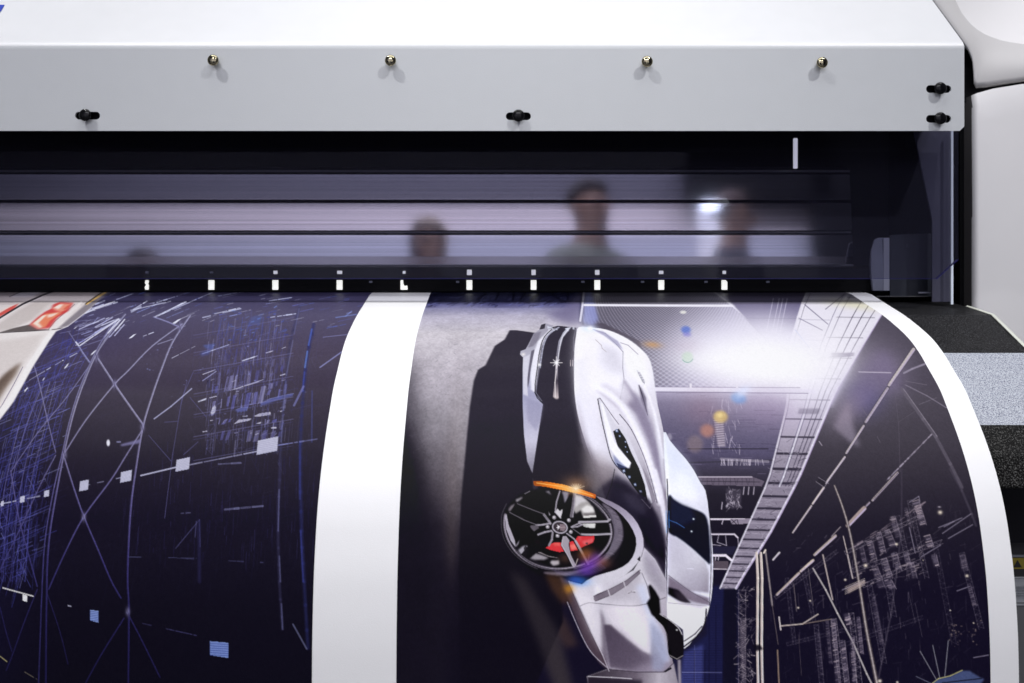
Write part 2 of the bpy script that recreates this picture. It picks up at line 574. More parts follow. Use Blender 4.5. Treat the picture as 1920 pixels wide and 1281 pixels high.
# ---- apron the sheet slides over
ap = [(0.872, 566), (0.846, 567.5), (0.82, 575), (0.7765, 591), (0.7265, 652), (0.7205, 662), (0.703, 694), (0.680, 745), (0.6620, 797), (0.6450, 855), (0.6360, 915)]
def apron_strip(name, pts, m, parent, inset=0.0):
    bm = bmesh.new()
    x1 = 0.465
    rings = []
    for y, py in pts:
        z = H + (HZ - py) * y / F
        rings.append([Vector((x, y, z)) for x in np.linspace(XL, x1, 24)])
    loft(bm, rings)
    return from_bm(name, bm, m, parent, True)
def dens(pts, n=10):
    ys = np.array([p[1] for p in pts], float)
    ds = np.array([p[0] for p in pts], float)
    rr = np.linspace(ys[0], ys[-1], n * len(pts))
    return list(zip(np.interp(rr, ys, ds), rr))
apron = apron_strip('apron', dens(ap[3:6], 4), M['apron'], PR)
bm = bmesh.new()
loft(bm, [[Vector((x, y, H + (HZ - py) * y / F)) for x in np.linspace(XL, 0.465, 12)] for y, py in dens(ap[:4], 8)])
from_bm('platen', bm, M['apron'], PR, True)
apron_strip('apron_stripe', dens(ap[5:9], 8), M['stripe'], PR)
apron_strip('apron_skirt', dens(ap[8:], 8) + [(0.66, 917)], M['apron_low'], PR)
# pale end trim of the apron
bm = bmesh.new()
pr = [(y, H + (HZ - py) * y / F) for y, py in ap[1:]]
loft(bm, [[Vector((0.4651, y, z + 0.0004)), Vector((0.4668, y, z + 0.0014)), Vector((0.4684, y, z + 0.0008)), Vector((0.4684, y, z - 0.004))] for y, z in pr[1:6]])
from_bm('end_trim', bm, M['trim'], PR)
# thin strip and sensor dash on the platen
bm = bmesh.new()
box_px(bm, 1644, 1740, 555.2, 556.6, 0.838, 0.001)
from_bm('platen_strip', bm, M['low_grey'], PR)
bm = bmesh.new()
box_px(bm, 1722, 1748, 547.6, 550.2, 0.836, 0.001)
from_bm('sensor', bm, M['grey_lit'], PR)

# ---- right side housing: lower body and rounded cap
def px_ring(pts, Y):
    return [at(x, y, Y) for x, y in pts]
bm = bmesh.new()
xs0 = at(1828, 0, 0.826).x
nf = 8
rf2 = 0.006
plan = [(xs0, 0.90), (xs0, 0.86), (xs0, 0.826 + rf2)] + [(xs0 + rf2 - rf2 * math.cos(math.pi / 2 * k / nf), 0.826 + rf2 - rf2 * math.sin(math.pi / 2 * k / nf)) for k in range(1, nf + 1)]
plan += [(xs0 + 0.02, 0.8245), (xs0 + 0.05, 0.824), (xs0 + 0.10, 0.826), (xs0 + 0.16, 0.832), (xs0 + 0.22, 0.85)]
def top_row(px):
    return 157 + 22 * max(0, min(1, (1920 - px) / 100)) ** 1.6
rings = []
for fz in (0, 0.3, 0.6, 0.9, 0.975, 0.99, 1.0):
    ring = []
    for x, y in plan:
        px = 960 + x / max(y, 0.8265) * F
        ztop = at(0, top_row(px), 0.826).z
        zbot = 0.02
        yy = y
        z = zbot + (ztop - zbot) * fz
        if fz > 0.97:
            yy = y + (0.0012 if fz < 1 else 0.004)
        ring.append(Vector((x, yy, z)))
    rings.append(ring)
loft(bm, rings)
# lid of the lower body
top = [bm.verts.new(v + Vector((0, 0.0, -0.0002))) for v in rings[-1]]
bm.faces.new(top)
M['side_shade'] = mat('side_inner_face', (0.085, 0.080, 0.082), 0.5)  # dark plastic of the inner side face
sb = from_bm('side_housing', bm, [M['side_white'], M['side_shade']], PR, True)
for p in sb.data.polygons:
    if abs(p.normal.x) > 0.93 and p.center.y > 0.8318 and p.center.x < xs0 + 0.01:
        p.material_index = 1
# dark seam body between housing and cap
bm = bmesh.new()
a, b = at(1812, 190, 0.834), at(2200, 70, 0.834)
bm_box(bm, (a.x, 0.842, a.z), (b.x, 0.90, at(0, 128, 0.842).z))
bm_box(bm, (at(1796, 0, 0.85).x, 0.846, H - 0.16), (at(1825, 0, 0.846).x, 0.90, H + 0.186))
from_bm('housing_seam', bm, M['black'], PR)

# cap: rounded skirt rising to a sloping top; the top's stronger light is put into its colour
A = [(1690, -90), (1718, -45), (1748, 2), (1776, 40), (1800, 72), (1815, 92), (1823, 112), (1825, 134), (1826, 154), (1830, 162), (1850, 160), (1880, 155), (1920, 149), (1990, 143), (2150, 136)]
B = [(1752, -90), (1768, -45), (1786, -12), (1794, 6), (1803, 24), (1812, 36), (1822, 47), (1833, 56), (1846, 64), (1860, 70), (1874, 75), (1892, 79), (1920, 83), (1990, 86), (2150, 88)]
Asm, Bsm = A, B
ring_n = 10
rings = [[at(x, y + 4, 0.842) for x, y in A], [at(x, y + 1.2, 0.832) for x, y in A]]
for k in range(ring_n + 1):
    t = k / ring_n
    yy = 0.830 - 0.0015 * math.sin(math.pi * min(1, t * 1.3)) + 0.012 * t * t
    rings.append([at(ax + (bx - ax) * t, ay + (by - ay) * t, yy) for (ax, ay), (bx, by) in zip(A, B)])
bm = bmesh.new()
rows = loft(bm, rings)
last = rings[-1]
for t in (0.02, 0.06):
    rings2 = [[v + Vector((0.0, 0.0, 0.0)) for v in last]]
# sloping top
far = at(2060, -210, 1.02)
top_bm = bmesh.new()
loft(top_bm, [last] + [[v.lerp(far, t) + Vector((0, -0.004 * math.sin(math.pi * t), 0.004 * math.sin(math.pi * t))) for v in last] for t in (0.015, 0.1, 0.3, 0.6, 0.97)])
bmesh.ops.remove_doubles(bm, verts=bm.verts, dist=1e-5)
bmesh.ops.recalc_face_normals(bm, faces=bm.faces)
cap = from_bm('housing_cap', bm, M['cap_white'], PR, True)
bmesh.ops.recalc_face_normals(top_bm, faces=top_bm.faces)
from_bm('cap_top', top_bm, M['side_white'], cap, True)

# ---- lower front of the printer, in the gap right of the sheet
lp = bmesh.new()
bm_box(lp, (XL, 0.74, 0.35), (0.60, 0.76, H - 0.20))
low = from_bm('lower_panel', lp, M['low_dark'], PR)
def strip(name, x0, x1, y0, y1, m, parent, dz=0.0):
    bm = bmesh.new()
    box_px(bm, x0, x1, y0, y1, 0.7385 - dz, 0.0014)
    return from_bm(name, bm, m, parent)
bm = bmesh.new()
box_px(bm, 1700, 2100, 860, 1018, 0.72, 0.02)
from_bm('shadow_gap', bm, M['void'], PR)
strip('ledge', 1840, 2100, 1041, 1045, M['label_grey'], low)
wl = strip('warning_label', 1840, 2010, 1047, 1067, M['yellow'], low)
for cx in (1908, 1960):
    t = [at(cx - 8, 1064, 0.7379), at(cx + 8, 1064, 0.7379), at(cx, 1050, 0.7379)]
    mesh('warning_triangle', t, [[0, 1, 2]], M['ink_black'], wl)
ll = strip('rating_label', 1840, 2010, 1083, 1130, M['label_white'], low)
for y0, y1, x0, x1 in ((1100, 1104, 1840, 2008), (1107, 1109, 1890, 1990), (1112, 1114, 1900, 2000), (1116, 1118, 1888, 1960), (1084, 1086, 1880, 1990)):
    bm = bmesh.new()
    x = x0
    while x < x1:
        w = random.uniform(3, 9)
        box_px(bm, x, min(x1, x + w), y0, y1, 0.7366, 0.0004)
        x += w + random.uniform(1, 3)
    from_bm('label_text', bm, M['label_grey'], ll)
strip('ledge', 1840, 2100, 1133, 1135.5, M['label_white'], low, 0.001)
strip('lower_cover', 1840, 2100, 1136, 1420, M['low_grey'], low)

# ================================================================== THE PRINTED SHEET
# Inkjet pictures: drawn as vector shapes into the sheet's own (u, v) grid and stored as vertex ink colours.
def v_of(py):
    return np.interp(py, ROW, ARC)
GRID = 0.00045


class Ink:
    def __init__(self, u0, u1, v0, v1):
        self.u = np.linspace(u0, u1, int((u1 - u0) / GRID) + 1)
        self.v = np.linspace(v0, v1, int((v1 - v0) / GRID) + 1)
        self.row = np.interp(self.v, ARC, ROW)
        self.dep = np.interp(self.v, ARC, DEP)
        self.h, self.w = len(self.v), len(self.u)
        self.X = (960 + self.u[None, :] * F / self.dep[:, None]).astype(np.float32)
        self.Y = np.repeat(self.row[:, None], self.w, 1).astype(np.float32)
        self.img = np.zeros((self.h, self.w, 3), np.float32)

    def win(self, x0, y0, x1, y1):
        r0 = max(0, np.searchsorted(self.row, y0) - 1)
        r1 = min(self.h, np.searchsorted(self.row, y1) + 1)
        if r1 <= r0:
            return None
        d = self.dep[r0:r1]
        a = min((x0 - 960) * d.max() / F, (x0 - 960) * d.min() / F)
        b = max((x1 - 960) * d.max() / F, (x1 - 960) * d.min() / F)
        c0 = max(0, np.searchsorted(self.u, a) - 1)
        c1 = min(self.w, np.searchsorted(self.u, b) + 1)
        if c1 <= c0:
            return None
        return slice(r0, r1), slice(c0, c1)

    def blend(self, s, cov, col, mode='mix'):
        c = col(self.X[s], self.Y[s]) if callable(col) else np.asarray(col, np.float32)
        t = self.img[s]
        a = cov[..., None]
        if mode == 'mix':
            self.img[s] = t + (c - t) * a
        elif mode == 'screen':
            self.img[s] = 255 - (255 - t) * (255 - np.clip(c * a, 0, 255)) / 255
        elif mode == 'mul':
            self.img[s] = t * (1 + (c / 255.0 - 1) * a)

    def mask(self, pts, feather):
        p = np.asarray(pts, float)
        f = feather + 1
        s = self.win(p[:, 0].min() - f, p[:, 1].min() - f, p[:, 0].max() + f, p[:, 1].max() + f)
        if s is None:
            return None, None
        X, rows = self.X[s], self.row[s[0]]
        cov = np.zeros(X.shape, np.float32)
        q = np.roll(p, -1, 0)
        for i, y in enumerate(rows):
            hit = (p[:, 1] <= y) != (q[:, 1] <= y)
            if not hit.any():
                continue
            a, b = p[hit], q[hit]
            xs = np.sort(a[:, 0] + (y - a[:, 1]) * (b[:, 0] - a[:, 0]) / (b[:, 1] - a[:, 1]))
            for k in range(0, len(xs) - 1, 2):
                cov[i] += np.clip(X[i] - xs[k] + 0.5, 0, 1) * np.clip(xs[k + 1] - X[i] + 0.5, 0, 1)
        np.clip(cov, 0, 1, out=cov)
        if feather > 0:
            fy = np.median(np.abs(np.diff(rows))) if len(rows) > 2 else 1
            fx = abs(X[0, 1] - X[0, 0]) if X.shape[1] > 1 else 1
            for _ in range(2):
                cov = box(cov, int(round(feather / max(fy, .05) * .6)), 0)
                cov = box(cov, int(round(feather / max(fx, .05) * .6)), 1)
        return s, cov

    def poly(self, pts, col, feather=0.0, alpha=1.0, smooth=0, mode='mix'):
        pts = catmull(pts, smooth) if smooth else pts
        s, cov = self.mask(pts, feather)
        if s is not None:
            self.blend(s, cov * alpha, col, mode)

    def line(self, pts, w, col, alpha=1.0, soft=0.5, smooth=0, closed=False, mode='mix', w2=None):
        pts = catmull(pts, smooth, closed) if smooth else list(pts) + ([pts[0]] if closed else [])
        n = len(pts) - 1
        for k in range(n):
            (x0, y0), (x1, y1) = pts[k], pts[k + 1]
            ww = w if w2 is None else w + (w2 - w) * k / max(1, n - 1)
            f = ww / 2 + soft + 1
            s = self.win(min(x0, x1) - f, min(y0, y1) - f, max(x0, x1) + f, max(y0, y1) + f)
            if s is None:
                continue
            X, Y = self.X[s], self.Y[s]
            dx, dy = x1 - x0, y1 - y0
            t = np.clip(((X - x0) * dx + (Y - y0) * dy) / max(dx * dx + dy * dy, 1e-6), 0, 1)
            d = np.hypot(X - x0 - t * dx, Y - y0 - t * dy)
            self.blend(s, np.clip((ww / 2 + soft - d) / (2 * soft), 0, 1) * alpha * min(1, ww / .8), col, mode)

    def glow(self, x, y, rx, ry, col, alpha=1.0, rot=0.0, mode='mix', power=1.0):
        s = self.win(x - 3 * max(rx, ry), y - 3 * max(rx, ry), x + 3 * max(rx, ry), y + 3 * max(rx, ry))
        if s is None:
            return
        X, Y = self.X[s] - x, self.Y[s] - y
        c, n = math.cos(rot), math.sin(rot)
        q = ((X * c + Y * n) / rx) ** 2 + ((-X * n + Y * c) / ry) ** 2
        self.blend(s, np.exp(-q ** power) * alpha, col, mode)

    def ell(self, x, y, rx, ry, rot, a0=0, a1=360, n=48):
        out = []
        for t in np.radians(np.linspace(a0, a1, n, endpoint=(a1 - a0) < 360)):
            p, q = rx * math.cos(t), ry * math.sin(t)
            out.append((x + p * math.cos(rot) - q * math.sin(rot), y + p * math.sin(rot) + q * math.cos(rot)))
        return out


def box(a, r, ax):
    if r < 1:
        return a
    pad = [(0, 0), (0, 0)]
    pad[ax] = (r + 1, r)
    c = np.cumsum(np.pad(a, pad, mode='edge'), ax, dtype=np.float64)
    n = a.shape[ax]
    hi = np.take(c, np.arange(2 * r + 1, 2 * r + 1 + n), ax)
    lo = np.take(c, np.arange(0, n), ax)
    return ((hi - lo) / (2 * r + 1)).astype(np.float32)


def catmull(pts, n, closed=True):
    p = [np.asarray(q, float) for q in pts]
    m = len(p)
    out = []
    for i in range(m if closed else m - 1):
        g = (lambda k: p[k % m]) if closed else (lambda k: p[min(max(k, 0), m - 1)])
        a, b, c, d = g(i - 1), g(i), g(i + 1), g(i + 2)
        for k in range(n):
            t = k / n
            out.append(tuple(0.5 * (2 * b + (c - a) * t + (2 * a - 5 * b + 4 * c - d) * t * t + (3 * b - a - 3 * c + d) * t ** 3)))
    if not closed:
        out.append(tuple(p[-1]))
    return out


def grad(p0, p1, *stops):
    """colour ramp along p0 -> p1; stops are (t, (r, g, b))"""
    ts = [s[0] for s in stops]
    cs = np.array([s[1] for s in stops], float)
    dx, dy = p1[0] - p0[0], p1[1] - p0[1]
    L2 = dx * dx + dy * dy
    def f(X, Y):
        t = ((X - p0[0]) * dx + (Y - p0[1]) * dy) / L2
        return np.stack([np.interp(t, ts, cs[:, k]) for k in range(3)], -1).astype(np.float32)
    return f


def noise(h, w, cell, seed):
    r = np.random.default_rng(seed)
    gh, gw = int(h / cell) + 3, int(w / cell) + 3
    g = r.random((gh, gw)).astype(np.float32)
    y, x = np.arange(h) / cell, np.arange(w) / cell
    yi, xi = y.astype(int), x.astype(int)
    fy, fx = (y - yi)[:, None], (x - xi)[None, :]
    fy, fx = fy * fy * (3 - 2 * fy), fx * fx * (3 - 2 * fx)
    a, b = g[yi][:, xi], g[yi][:, xi + 1]
    c, d = g[yi + 1][:, xi], g[yi + 1][:, xi + 1]
    return (a * (1 - fx) + b * fx) * (1 - fy) + (c * (1 - fx) + d * fx) * fy


def za(*p):
    return [(740 + x / 3.2, 540 + y / 3.2) for x, y in p]
def zb_(*p):
    return [(740 + x / 3.195, 880 + y / 3.195) for x, y in p]
def zc_(*p):
    return [(1220 + x / 2.743, 520 + y / 2.743) for x, y in p]
def zd(*p):
    return [(1220 + x / 2.743, 880 + y / 2.743) for x, y in p]
def zw(*p):
    return [(920 + x / 6.4, 890 + y / 6.4) for x, y in p]
def zm(*p):
    return [(380 + x / 7.115, 640 + y / 7.115) for x, y in p]
def zn(*p):
    return [(900 + x / 1.784, 563 + y / 1.784) for x, y in p]
def zt_(*p):
    return [(x / 4, 506 + y / 4) for x, y in p]
def zl(*p):
    return [(x / 1.683, 520 + y / 1.683) for x, y in p]


# -------------------------------------------------------------- right picture: silver sports car in a dark hall
def draw_car_print(K):
    K.img[:] = grad((0, 540), (0, 1400), (0, (74, 68, 84)), (.05, (84, 78, 92)), (.25, (74, 68, 80)), (.4, (54, 49, 60)), (.52, (33, 29, 42)), (.66, (20, 16, 34)), (1, (15, 12, 30)))(K.X, K.Y)
    rnd = random.Random(3)
    # --- concrete floor on the left
    floor_ = grad((0, 545), (0, 1281), (0, (60, 60, 100)), (.035, (110, 110, 150)), (.065, (182, 178, 196)), (.11, (208, 203, 210)), (.22, (192, 186, 195)), (.33, (150, 145, 153)), (.42, (112, 106, 114)),
                  (.52, (66, 60, 68)), (.60, (34, 29, 40)), (.7, (20, 16, 28)), (1, (15, 12, 24)))
    K.poly([(720, 530), (1098, 530), (1098, 610), (1010, 650), (1000, 900), (1000, 1300), (720, 1300)], floor_, 6)
    # left side of the floor falls into shade earlier
    K.poly([(700, 690), (772, 640), (785, 760), (800, 900), (822, 1010), (830, 1300), (700, 1300)], (30, 26, 36), 26, .62)
    K.poly([(700, 800), (760, 790), (790, 880), (812, 1000), (820, 1300), (700, 1300)], (16, 13, 24), 22, .75)
    K.glow(862, 800, 20, 110, (170, 163, 168), .5)
    K.glow(850, 905, 16, 90, (112, 103, 106), .55)
    K.glow(846, 1010, 12, 70, (60, 52, 54), .5)
    # second dim strip of lit floor
    K.poly([(955, 1070), (985, 1085), (1045, 1180), (1075, 1300), (1045, 1300), (1000, 1180)], (52, 46, 50), 14, .7)
    K.poly([(960, 1075), (1000, 1090), (1060, 1160), (1085, 1210), (1060, 1215), (1010, 1130)], (70, 52, 46), 9, .6)
    n = (noise(K.h, K.w, 9, 1) - .5) * .5 + (noise(K.h, K.w, 3, 2) - .5) * .6 + (noise(K.h, K.w, 40, 4) - .5) * .5
    s, cov = K.mask([(740, 560), (1090, 560), (1010, 650), (960, 700), (900, 1200), (740, 1281)], 8)
    K.img[s] *= (1 + n[s] * .16 * cov)[..., None]
    for _ in range(46):          # scuffs on the concrete
        x, y = rnd.uniform(772, 890), rnd.uniform(640, 880)
        K.line([(x, y), (x + rnd.uniform(-9, 9), y + rnd.uniform(-6, 6))], rnd.uniform(.5, 1.2), (100, 96, 104), .35)
    # dark furry top of the floor
    K.poly([(800, 530), (1092, 530), (1086, 572), (1000, 566), (930, 572), (860, 562), (800, 572)], (40, 40, 84), 5, .9)
    for _ in range(330):
        x, y = rnd.uniform(800, 1088), rnd.uniform(541, 577)
        a = rnd.uniform(-1.2, -.2)
        l = rnd.uniform(4, 14)
        c = rnd.choice([(20, 18, 44), (92, 96, 160), (125, 130, 190), (22, 22, 50)])
        K.line([(x, y), (x + l * math.cos(a), y + l * math.sin(a) * .5)], rnd.uniform(.7, 2), c, .5)
    K.glow(915, 551, 60, 10, (130, 134, 184), .5)
    for x in (905, 930, 962, 985, 1002, 1040, 1062):
        K.line([(x, 541), (x + rnd.uniform(-6, 10), 552), (x + rnd.uniform(-14, 10), 562)], 3, (16, 14, 38), .8, 1.5)
    K.poly([(1020, 590), (1060, 575), (1092, 541), (1098, 610), (1060, 606)], (112, 106, 140), 8, .8)
    K.poly([(1088, 541), (1094, 541), (1092, 600), (1086, 606)], (60, 58, 90), 3, .9)

    # --- back wall with wire mesh
    wall = [(1091, 530), (1345, 530), (1400, 600), (1475, 680), (1510, 735), (1225, 735), (1200, 640), (1130, 606), (1090, 610)]
    K.poly(wall, grad((1150, 560), (1430, 690), (0, (92, 88, 104)), (.35, (104, 100, 118)), (.7, (178, 174, 200)), (1, (236, 233, 246))), 1)
    s, cov = K.mask(wall, 1)
    g = K.Y[s] - 470
    ux, uy = (K.X[s] - 1250) / g / .05, np.log(g) / .034
    for q in (ux + uy, ux - uy):
        d = np.abs((q + .5) % 1 - .5)
        fade = np.clip(1 - np.exp(-((K.X[s] - 1430) / 95) ** 2 - ((K.Y[s] - 672) / 55) ** 2) * 1.3, 0, 1) * np.interp(K.Y[s], [545, 600, 720], [.42, .30, .36])
        K.blend(s, np.clip((.17 - d) / .10, 0, 1) * cov * fade, grad((1150, 560), (1400, 720), (0, (214, 210, 224)), (1, (236, 232, 246))))
        K.blend(s, np.clip((d - .36) / .08, 0, 1) * cov * fade * .5, (44, 40, 58))
    K.line([(1096, 541), (1092, 575), (1088, 602)], 4, (232, 230, 244), .95)
    K.poly([(1098, 541), (1108, 541), (1122, 600), (1112, 612), (1092, 606)], (150, 158, 220), 4, .75)
    K.line([(1096, 572.5), (1250, 573.5), (1378, 574)], 4.2, (244, 243, 252), .95)
    K.line([(1330, 541), (1372, 573), (1430, 625), (1470, 668)], 3.2, (240, 238, 250), .85, smooth=4)
    # region right of the mesh, behind the beams
    K.poly([(1340, 530), (1660, 530), (1640, 600), (1560, 760), (1480, 740), (1475, 680), (1400, 600), (1375, 572)], grad((0, 545), (0, 720), (0, (66, 60, 86)), (.18, (98, 92, 126)), (.45, (142, 134, 170)), (.75, (196, 190, 220)), (1, (190, 184, 212))), 3)
    for x in (1437, 1448, 1455, 1463):
        K.line([(x + 13, 560), (x, 622)], 1.4, (200, 196, 220), .8)
    K.line([(1400, 597), (1500, 598)], 1.2, (70, 66, 96), .6)
    # --- middle of the hall under the mesh
    mid = [(1225, 728), (1520, 728), (1500, 790), (1430, 920), (1372, 1060), (1330, 1300), (1240, 1300)]
    K.poly(mid, grad((0, 728), (0, 1281), (0, (176, 168, 194)), (.05, (124, 116, 142)), (.12, (104, 98, 124)), (.22, (84, 78, 106)), (.29, (56, 51, 68)), (.36, (34, 30, 42)), (.5, (24, 20, 34)), (.72, (22, 19, 38)), (1, (26, 25, 52))), 3)
    for _ in range(90):
        x, y = rnd.uniform(1250, 1470), rnd.uniform(735, 900)
        l = rnd.uniform(6, 40)
        K.line([(x, y), (x + l, y)], rnd.uniform(.5, 1.6), rnd.choice([(40, 36, 56), (140, 130, 160), (60, 54, 76)]), rnd.uniform(.15, .5))
    for _ in range(40):
        x, y = rnd.uniform(1330, 1390), rnd.uniform(745, 840)
        K.line([(x, y), (x + rnd.uniform(-4, 8), y + rnd.uniform(6, 26))], rnd.uniform(.5, 1.3), (215, 205, 222), rnd.uniform(.25, .7))
    K.poly([(1338, 785), (1356, 785), (1360, 838), (1346, 838)], (196, 184, 196), 1, .75)
    for k in range(12):
        K.line([(1337, 787 + k * 4.3), (1358, 785 + k * 4.3)], 1.1, (70, 62, 84), .8)
    K.line([(1290, 868), (1455, 863)], 3, (58, 54, 70), .9)
    K.line([(1290, 842), (1440, 842)], 2, (40, 36, 52), .9)
    K.line([(1352, 861), (1440, 866)], 5, (150, 142, 158), .7)
    for k in range(26):
        x = rnd.uniform(1352, 1430)
        K.line([(x, 862), (x + rnd.uniform(-3, 3), 873)], 1, (225, 216, 230), .7)
    # gantry pieces between car and beam
    K.poly(zd((245, 38), (520, 38), (585, 62), (570, 88), (250, 80)), (104, 94, 110), 0, .95)
    K.line(zd((245, 40), (520, 40)), 2, (190, 180, 194))
    K.line(zd((250, 62), (560, 66)), 1.2, (42, 36, 50))
    for k in range(14):
        K.line(zd((270 + k * 20, 45), (262 + k * 20 + (k % 3) * 8, 80)), .8, (50, 44, 58), .8)
    K.poly(zd((388, 100), (468, 105), (462, 190), (420, 205), (390, 190)), (64, 58, 72), 1)
    for _ in range(60):
        x, y = rnd.uniform(388, 468), rnd.uniform(100, 200)
        K.line(zd((x, y), (x + rnd.uniform(-16, 16), y + rnd.uniform(-22, 22))), .9, (210, 200, 214), rnd.uniform(.3, .8))
    for x in (368, 480, 505, 532):
        K.line(zd((x, 92 if x > 400 else 170), (x - 4, 130 if x > 400 else 205)), 1.6, (200, 190, 206), .85)
    K.line(zd((300, 257), (525, 257)), 3, (222, 212, 226))
    K.line(zd((372, 262), (366, 282)), 1.5, (200, 190, 205))
    K.poly(zd((408, 256), (520, 254), (505, 280), (415, 282)), (140, 130, 146))
    for a, b in (((415, 258), (440, 282)), ((440, 258), (415, 280)), ((445, 258), (450, 280))):
        K.line(zd(a, b), 1.2, (28, 24, 36))
    K.line(zd((305, 334), (430, 334), (448, 352)), 3, (206, 196, 210))
    for a, b in (((350, 336), (342, 375)), ((384, 336), (390, 392)), ((448, 350), (452, 395)), ((342, 375), (390, 392)), ((318, 388), (360, 392))):
        K.line(zd(a, b), 1.2, (180, 172, 188), .9)
    K.poly(zd((318, 395), (445, 395), (420, 440), (316, 436)), (34, 32, 54))
    K.line(zd((318, 443), (385, 443), (415, 468)), 4.5, (226, 218, 230))
    for x in (335, 350):
        K.line(zd((x, 445), (x - 3, 466)), 1.6, (200, 190, 205))
    K.poly(zd((322, 470), (400, 474), (398, 515), (325, 512)), (84, 74, 84))
    K.line(zd((322, 512), (390, 514)), 1.8, (200, 190, 200))
    # blue shutter right of the car, bottom
    K.poly(zd((300, 600), (450, 600), (450, 1110), (150, 1110), (170, 940), (290, 850)), (26, 27, 62), 3)
    K.poly(zd((170, 940), (270, 900), (268, 1110), (150, 1110)), (54, 58, 112), 3, .9)
    for k in range(40):
        y = 620 + k * 13
        K.line(zd((170 if y > 930 else 300, y), (375, y)), .7, (12, 10, 30), .6)
    for x in (225, 278, 300, 335, 372):
        K.line(zd((x, 700 if x > 280 else 930), (x, 1110)), 1.4, (14, 12, 34), .8)
    K.line(zd((160, 1043), (365, 1045)), 1.2, (130, 132, 180), .7)
    K.line(zd((226, 905), (228, 1110)), 1, (120, 122, 170), .6)
    K.poly(zd((375, 600), (445, 600), (445, 1110), (372, 1110)), (14, 12, 26), 2, .85)

    # --- bright beams (double ladder truss) running from the top right down to the middle
    def P(t, f):
        # t: 0 top .. 1 bottom ; f: 0 left edge .. 1 right edge
        y = 541 + (1103 - 541) * t
        xl = np.interp(y, [541, 575, 650, 700, 762, 900, 1000, 1103], [1516, 1501, 1480, 1478, 1475, 1441, 1396, 1350])
        xr = np.interp(y, [541, 590, 650, 737, 900, 1000, 1101], [1690, 1654, 1618, 1567, 1498, 1445, 1381])
        return (xl + (xr - xl) * f, y)
    ts = np.linspace(0, 1, 40)
    edge = [P(t, 0) for t in ts] + [P(t, 1) for t in ts[::-1]]
    K.poly(edge, grad((0, 545), (0, 1103), (0, (170, 166, 190)), (.05, (236, 233, 244)), (.2, (246, 244, 252)), (.34, (232, 228, 240)), (.44, (190, 183, 200)), (.56, (152, 144, 160)), (.7, (136, 128, 144)), (1, (140, 132, 148))), .6)
    tt = 0.03
    k = 0
    while tt < 1:
        a = np.interp(tt, [0, .3, .5, 1], [.35, .45, .9, .9])
        ww = np.interp(tt, [0, .4, .6, 1], [1.6, 2, 5, 2.2])
        K.line([P(tt, .05 if tt > .32 else .46), P(tt + .002, .93)], ww, (40, 35, 50), a, .8)
        if tt > .4:
            K.line([P(tt + .012, .05), P(tt + .014, .9)], 1, (186, 178, 192), .6)
        if tt < .34:
            K.line([P(tt + .008, 0.02), P(tt + .01, .40)], 1.2, (110, 104, 136), .45)
        tt += np.interp(tt, [0, .3, .5, 1], [.066, .07, .055, .017])
        k += 1
    for f, w, c, a in ((0.0, 3, (232, 228, 240), .8), (.045, 1.2, (80, 74, 96), .7), (.42, 1.4, (92, 86, 116), .7), (.46, 3.2, (240, 238, 248), .7), (.50, 1.3, (84, 78, 104), .75),
                       (.66, 1.5, (64, 58, 78), .85), (.77, 1.6, (58, 52, 72), .85), (.88, 1.4, (64, 58, 78), .7), (.97, 4.5, (240, 236, 248), .75), (1.0, 1.5, (170, 150, 196), .8)):
        K.line([P(t, f) for t in np.linspace(0, .66 if f not in (0.0, .97, 1.0) else 1, 22)], w, c, a)
    for a, b, c in (((.055, .04), (.12, .40), (74, 68, 100)), ((.10, .02), (.14, .36), (74, 68, 100)), ((.14, .02), (.2, .28), (120, 150, 230)), ((.07, .3), (.02, .42), (90, 84, 110))):
        K.line([P(*a), P(*b)], 1.8, c, .8)
    K.poly([P(.215, .6), P(.215, .93), P(.226, .95), P(.232, .6)], (146, 138, 158), 1.2, .8)
    for _ in range(26):
        t = rnd.uniform(.217, .23)
        K.line([P(t, rnd.uniform(.6, .7)), P(t, rnd.uniform(.75, .95))], 1.3, (112, 104, 126), .5)
    K.poly([P(.40, .3), P(.40, .8), P(.42, .8), P(.42, .3)], (70, 64, 82), 1, .6)
    for _ in range(170):
        t = rnd.uniform(.5, 1)
        f = rnd.uniform(.05, .95)
        K.line([P(t, f), P(min(1, t + rnd.uniform(-.012, .012)), min(1, f + rnd.uniform(-.25, .25)))], .8, rnd.choice([(200, 192, 206), (30, 26, 40)]), rnd.uniform(.25, .6))
    # yellowish sheen at the top of the beams
    K.glow(1605, 572, 58, 9, (226, 222, 170), .55, .12)

    # --- big light
    K.glow(1440, 668, 135, 68, (252, 250, 255), .95, .1)
    K.glow(1455, 676, 62, 34, (255, 255, 255), 1.0, .1)
    K.glow(1425, 695, 180, 62, (240, 235, 250), .6, .05)
    K.glow(1400, 640, 120, 40, (226, 222, 244), .4)
    K.glow(1400, 665, 150, 70, (226, 221, 240), .25, .1)
    K.glow(1470, 735, 100, 50, (206, 200, 226), .3, .2)
    K.glow(1452, 672, 74, 36, (255, 255, 255), 1.0, .12)
    K.glow(1470, 676, 44, 24, (255, 255, 255), 1.0, .12)
    K.glow(1415, 680, 95, 34, (255, 255, 255), .95, .08)
    K.glow(1350, 662, 80, 40, (246, 244, 255), .5, .2)
    K.glow(1505, 705, 58, 44, (250, 248, 255), .75, -.4)
    K.glow(1545, 655, 40, 46, (252, 250, 255), .5, .3)
    K.glow(1470, 640, 60, 34, (246, 244, 255), .6, .5)
    # lit bar under the light
    K.line([(1229, 730), (1380, 731), (1525, 735)], 8, (236, 232, 246), .95, 1)
    K.line([(1229, 726), (1500, 727.5)], 1.4, (120, 112, 138), .5)
    K.line([(1229, 735.5), (1515, 738)], 1.4, (90, 84, 112), .5)
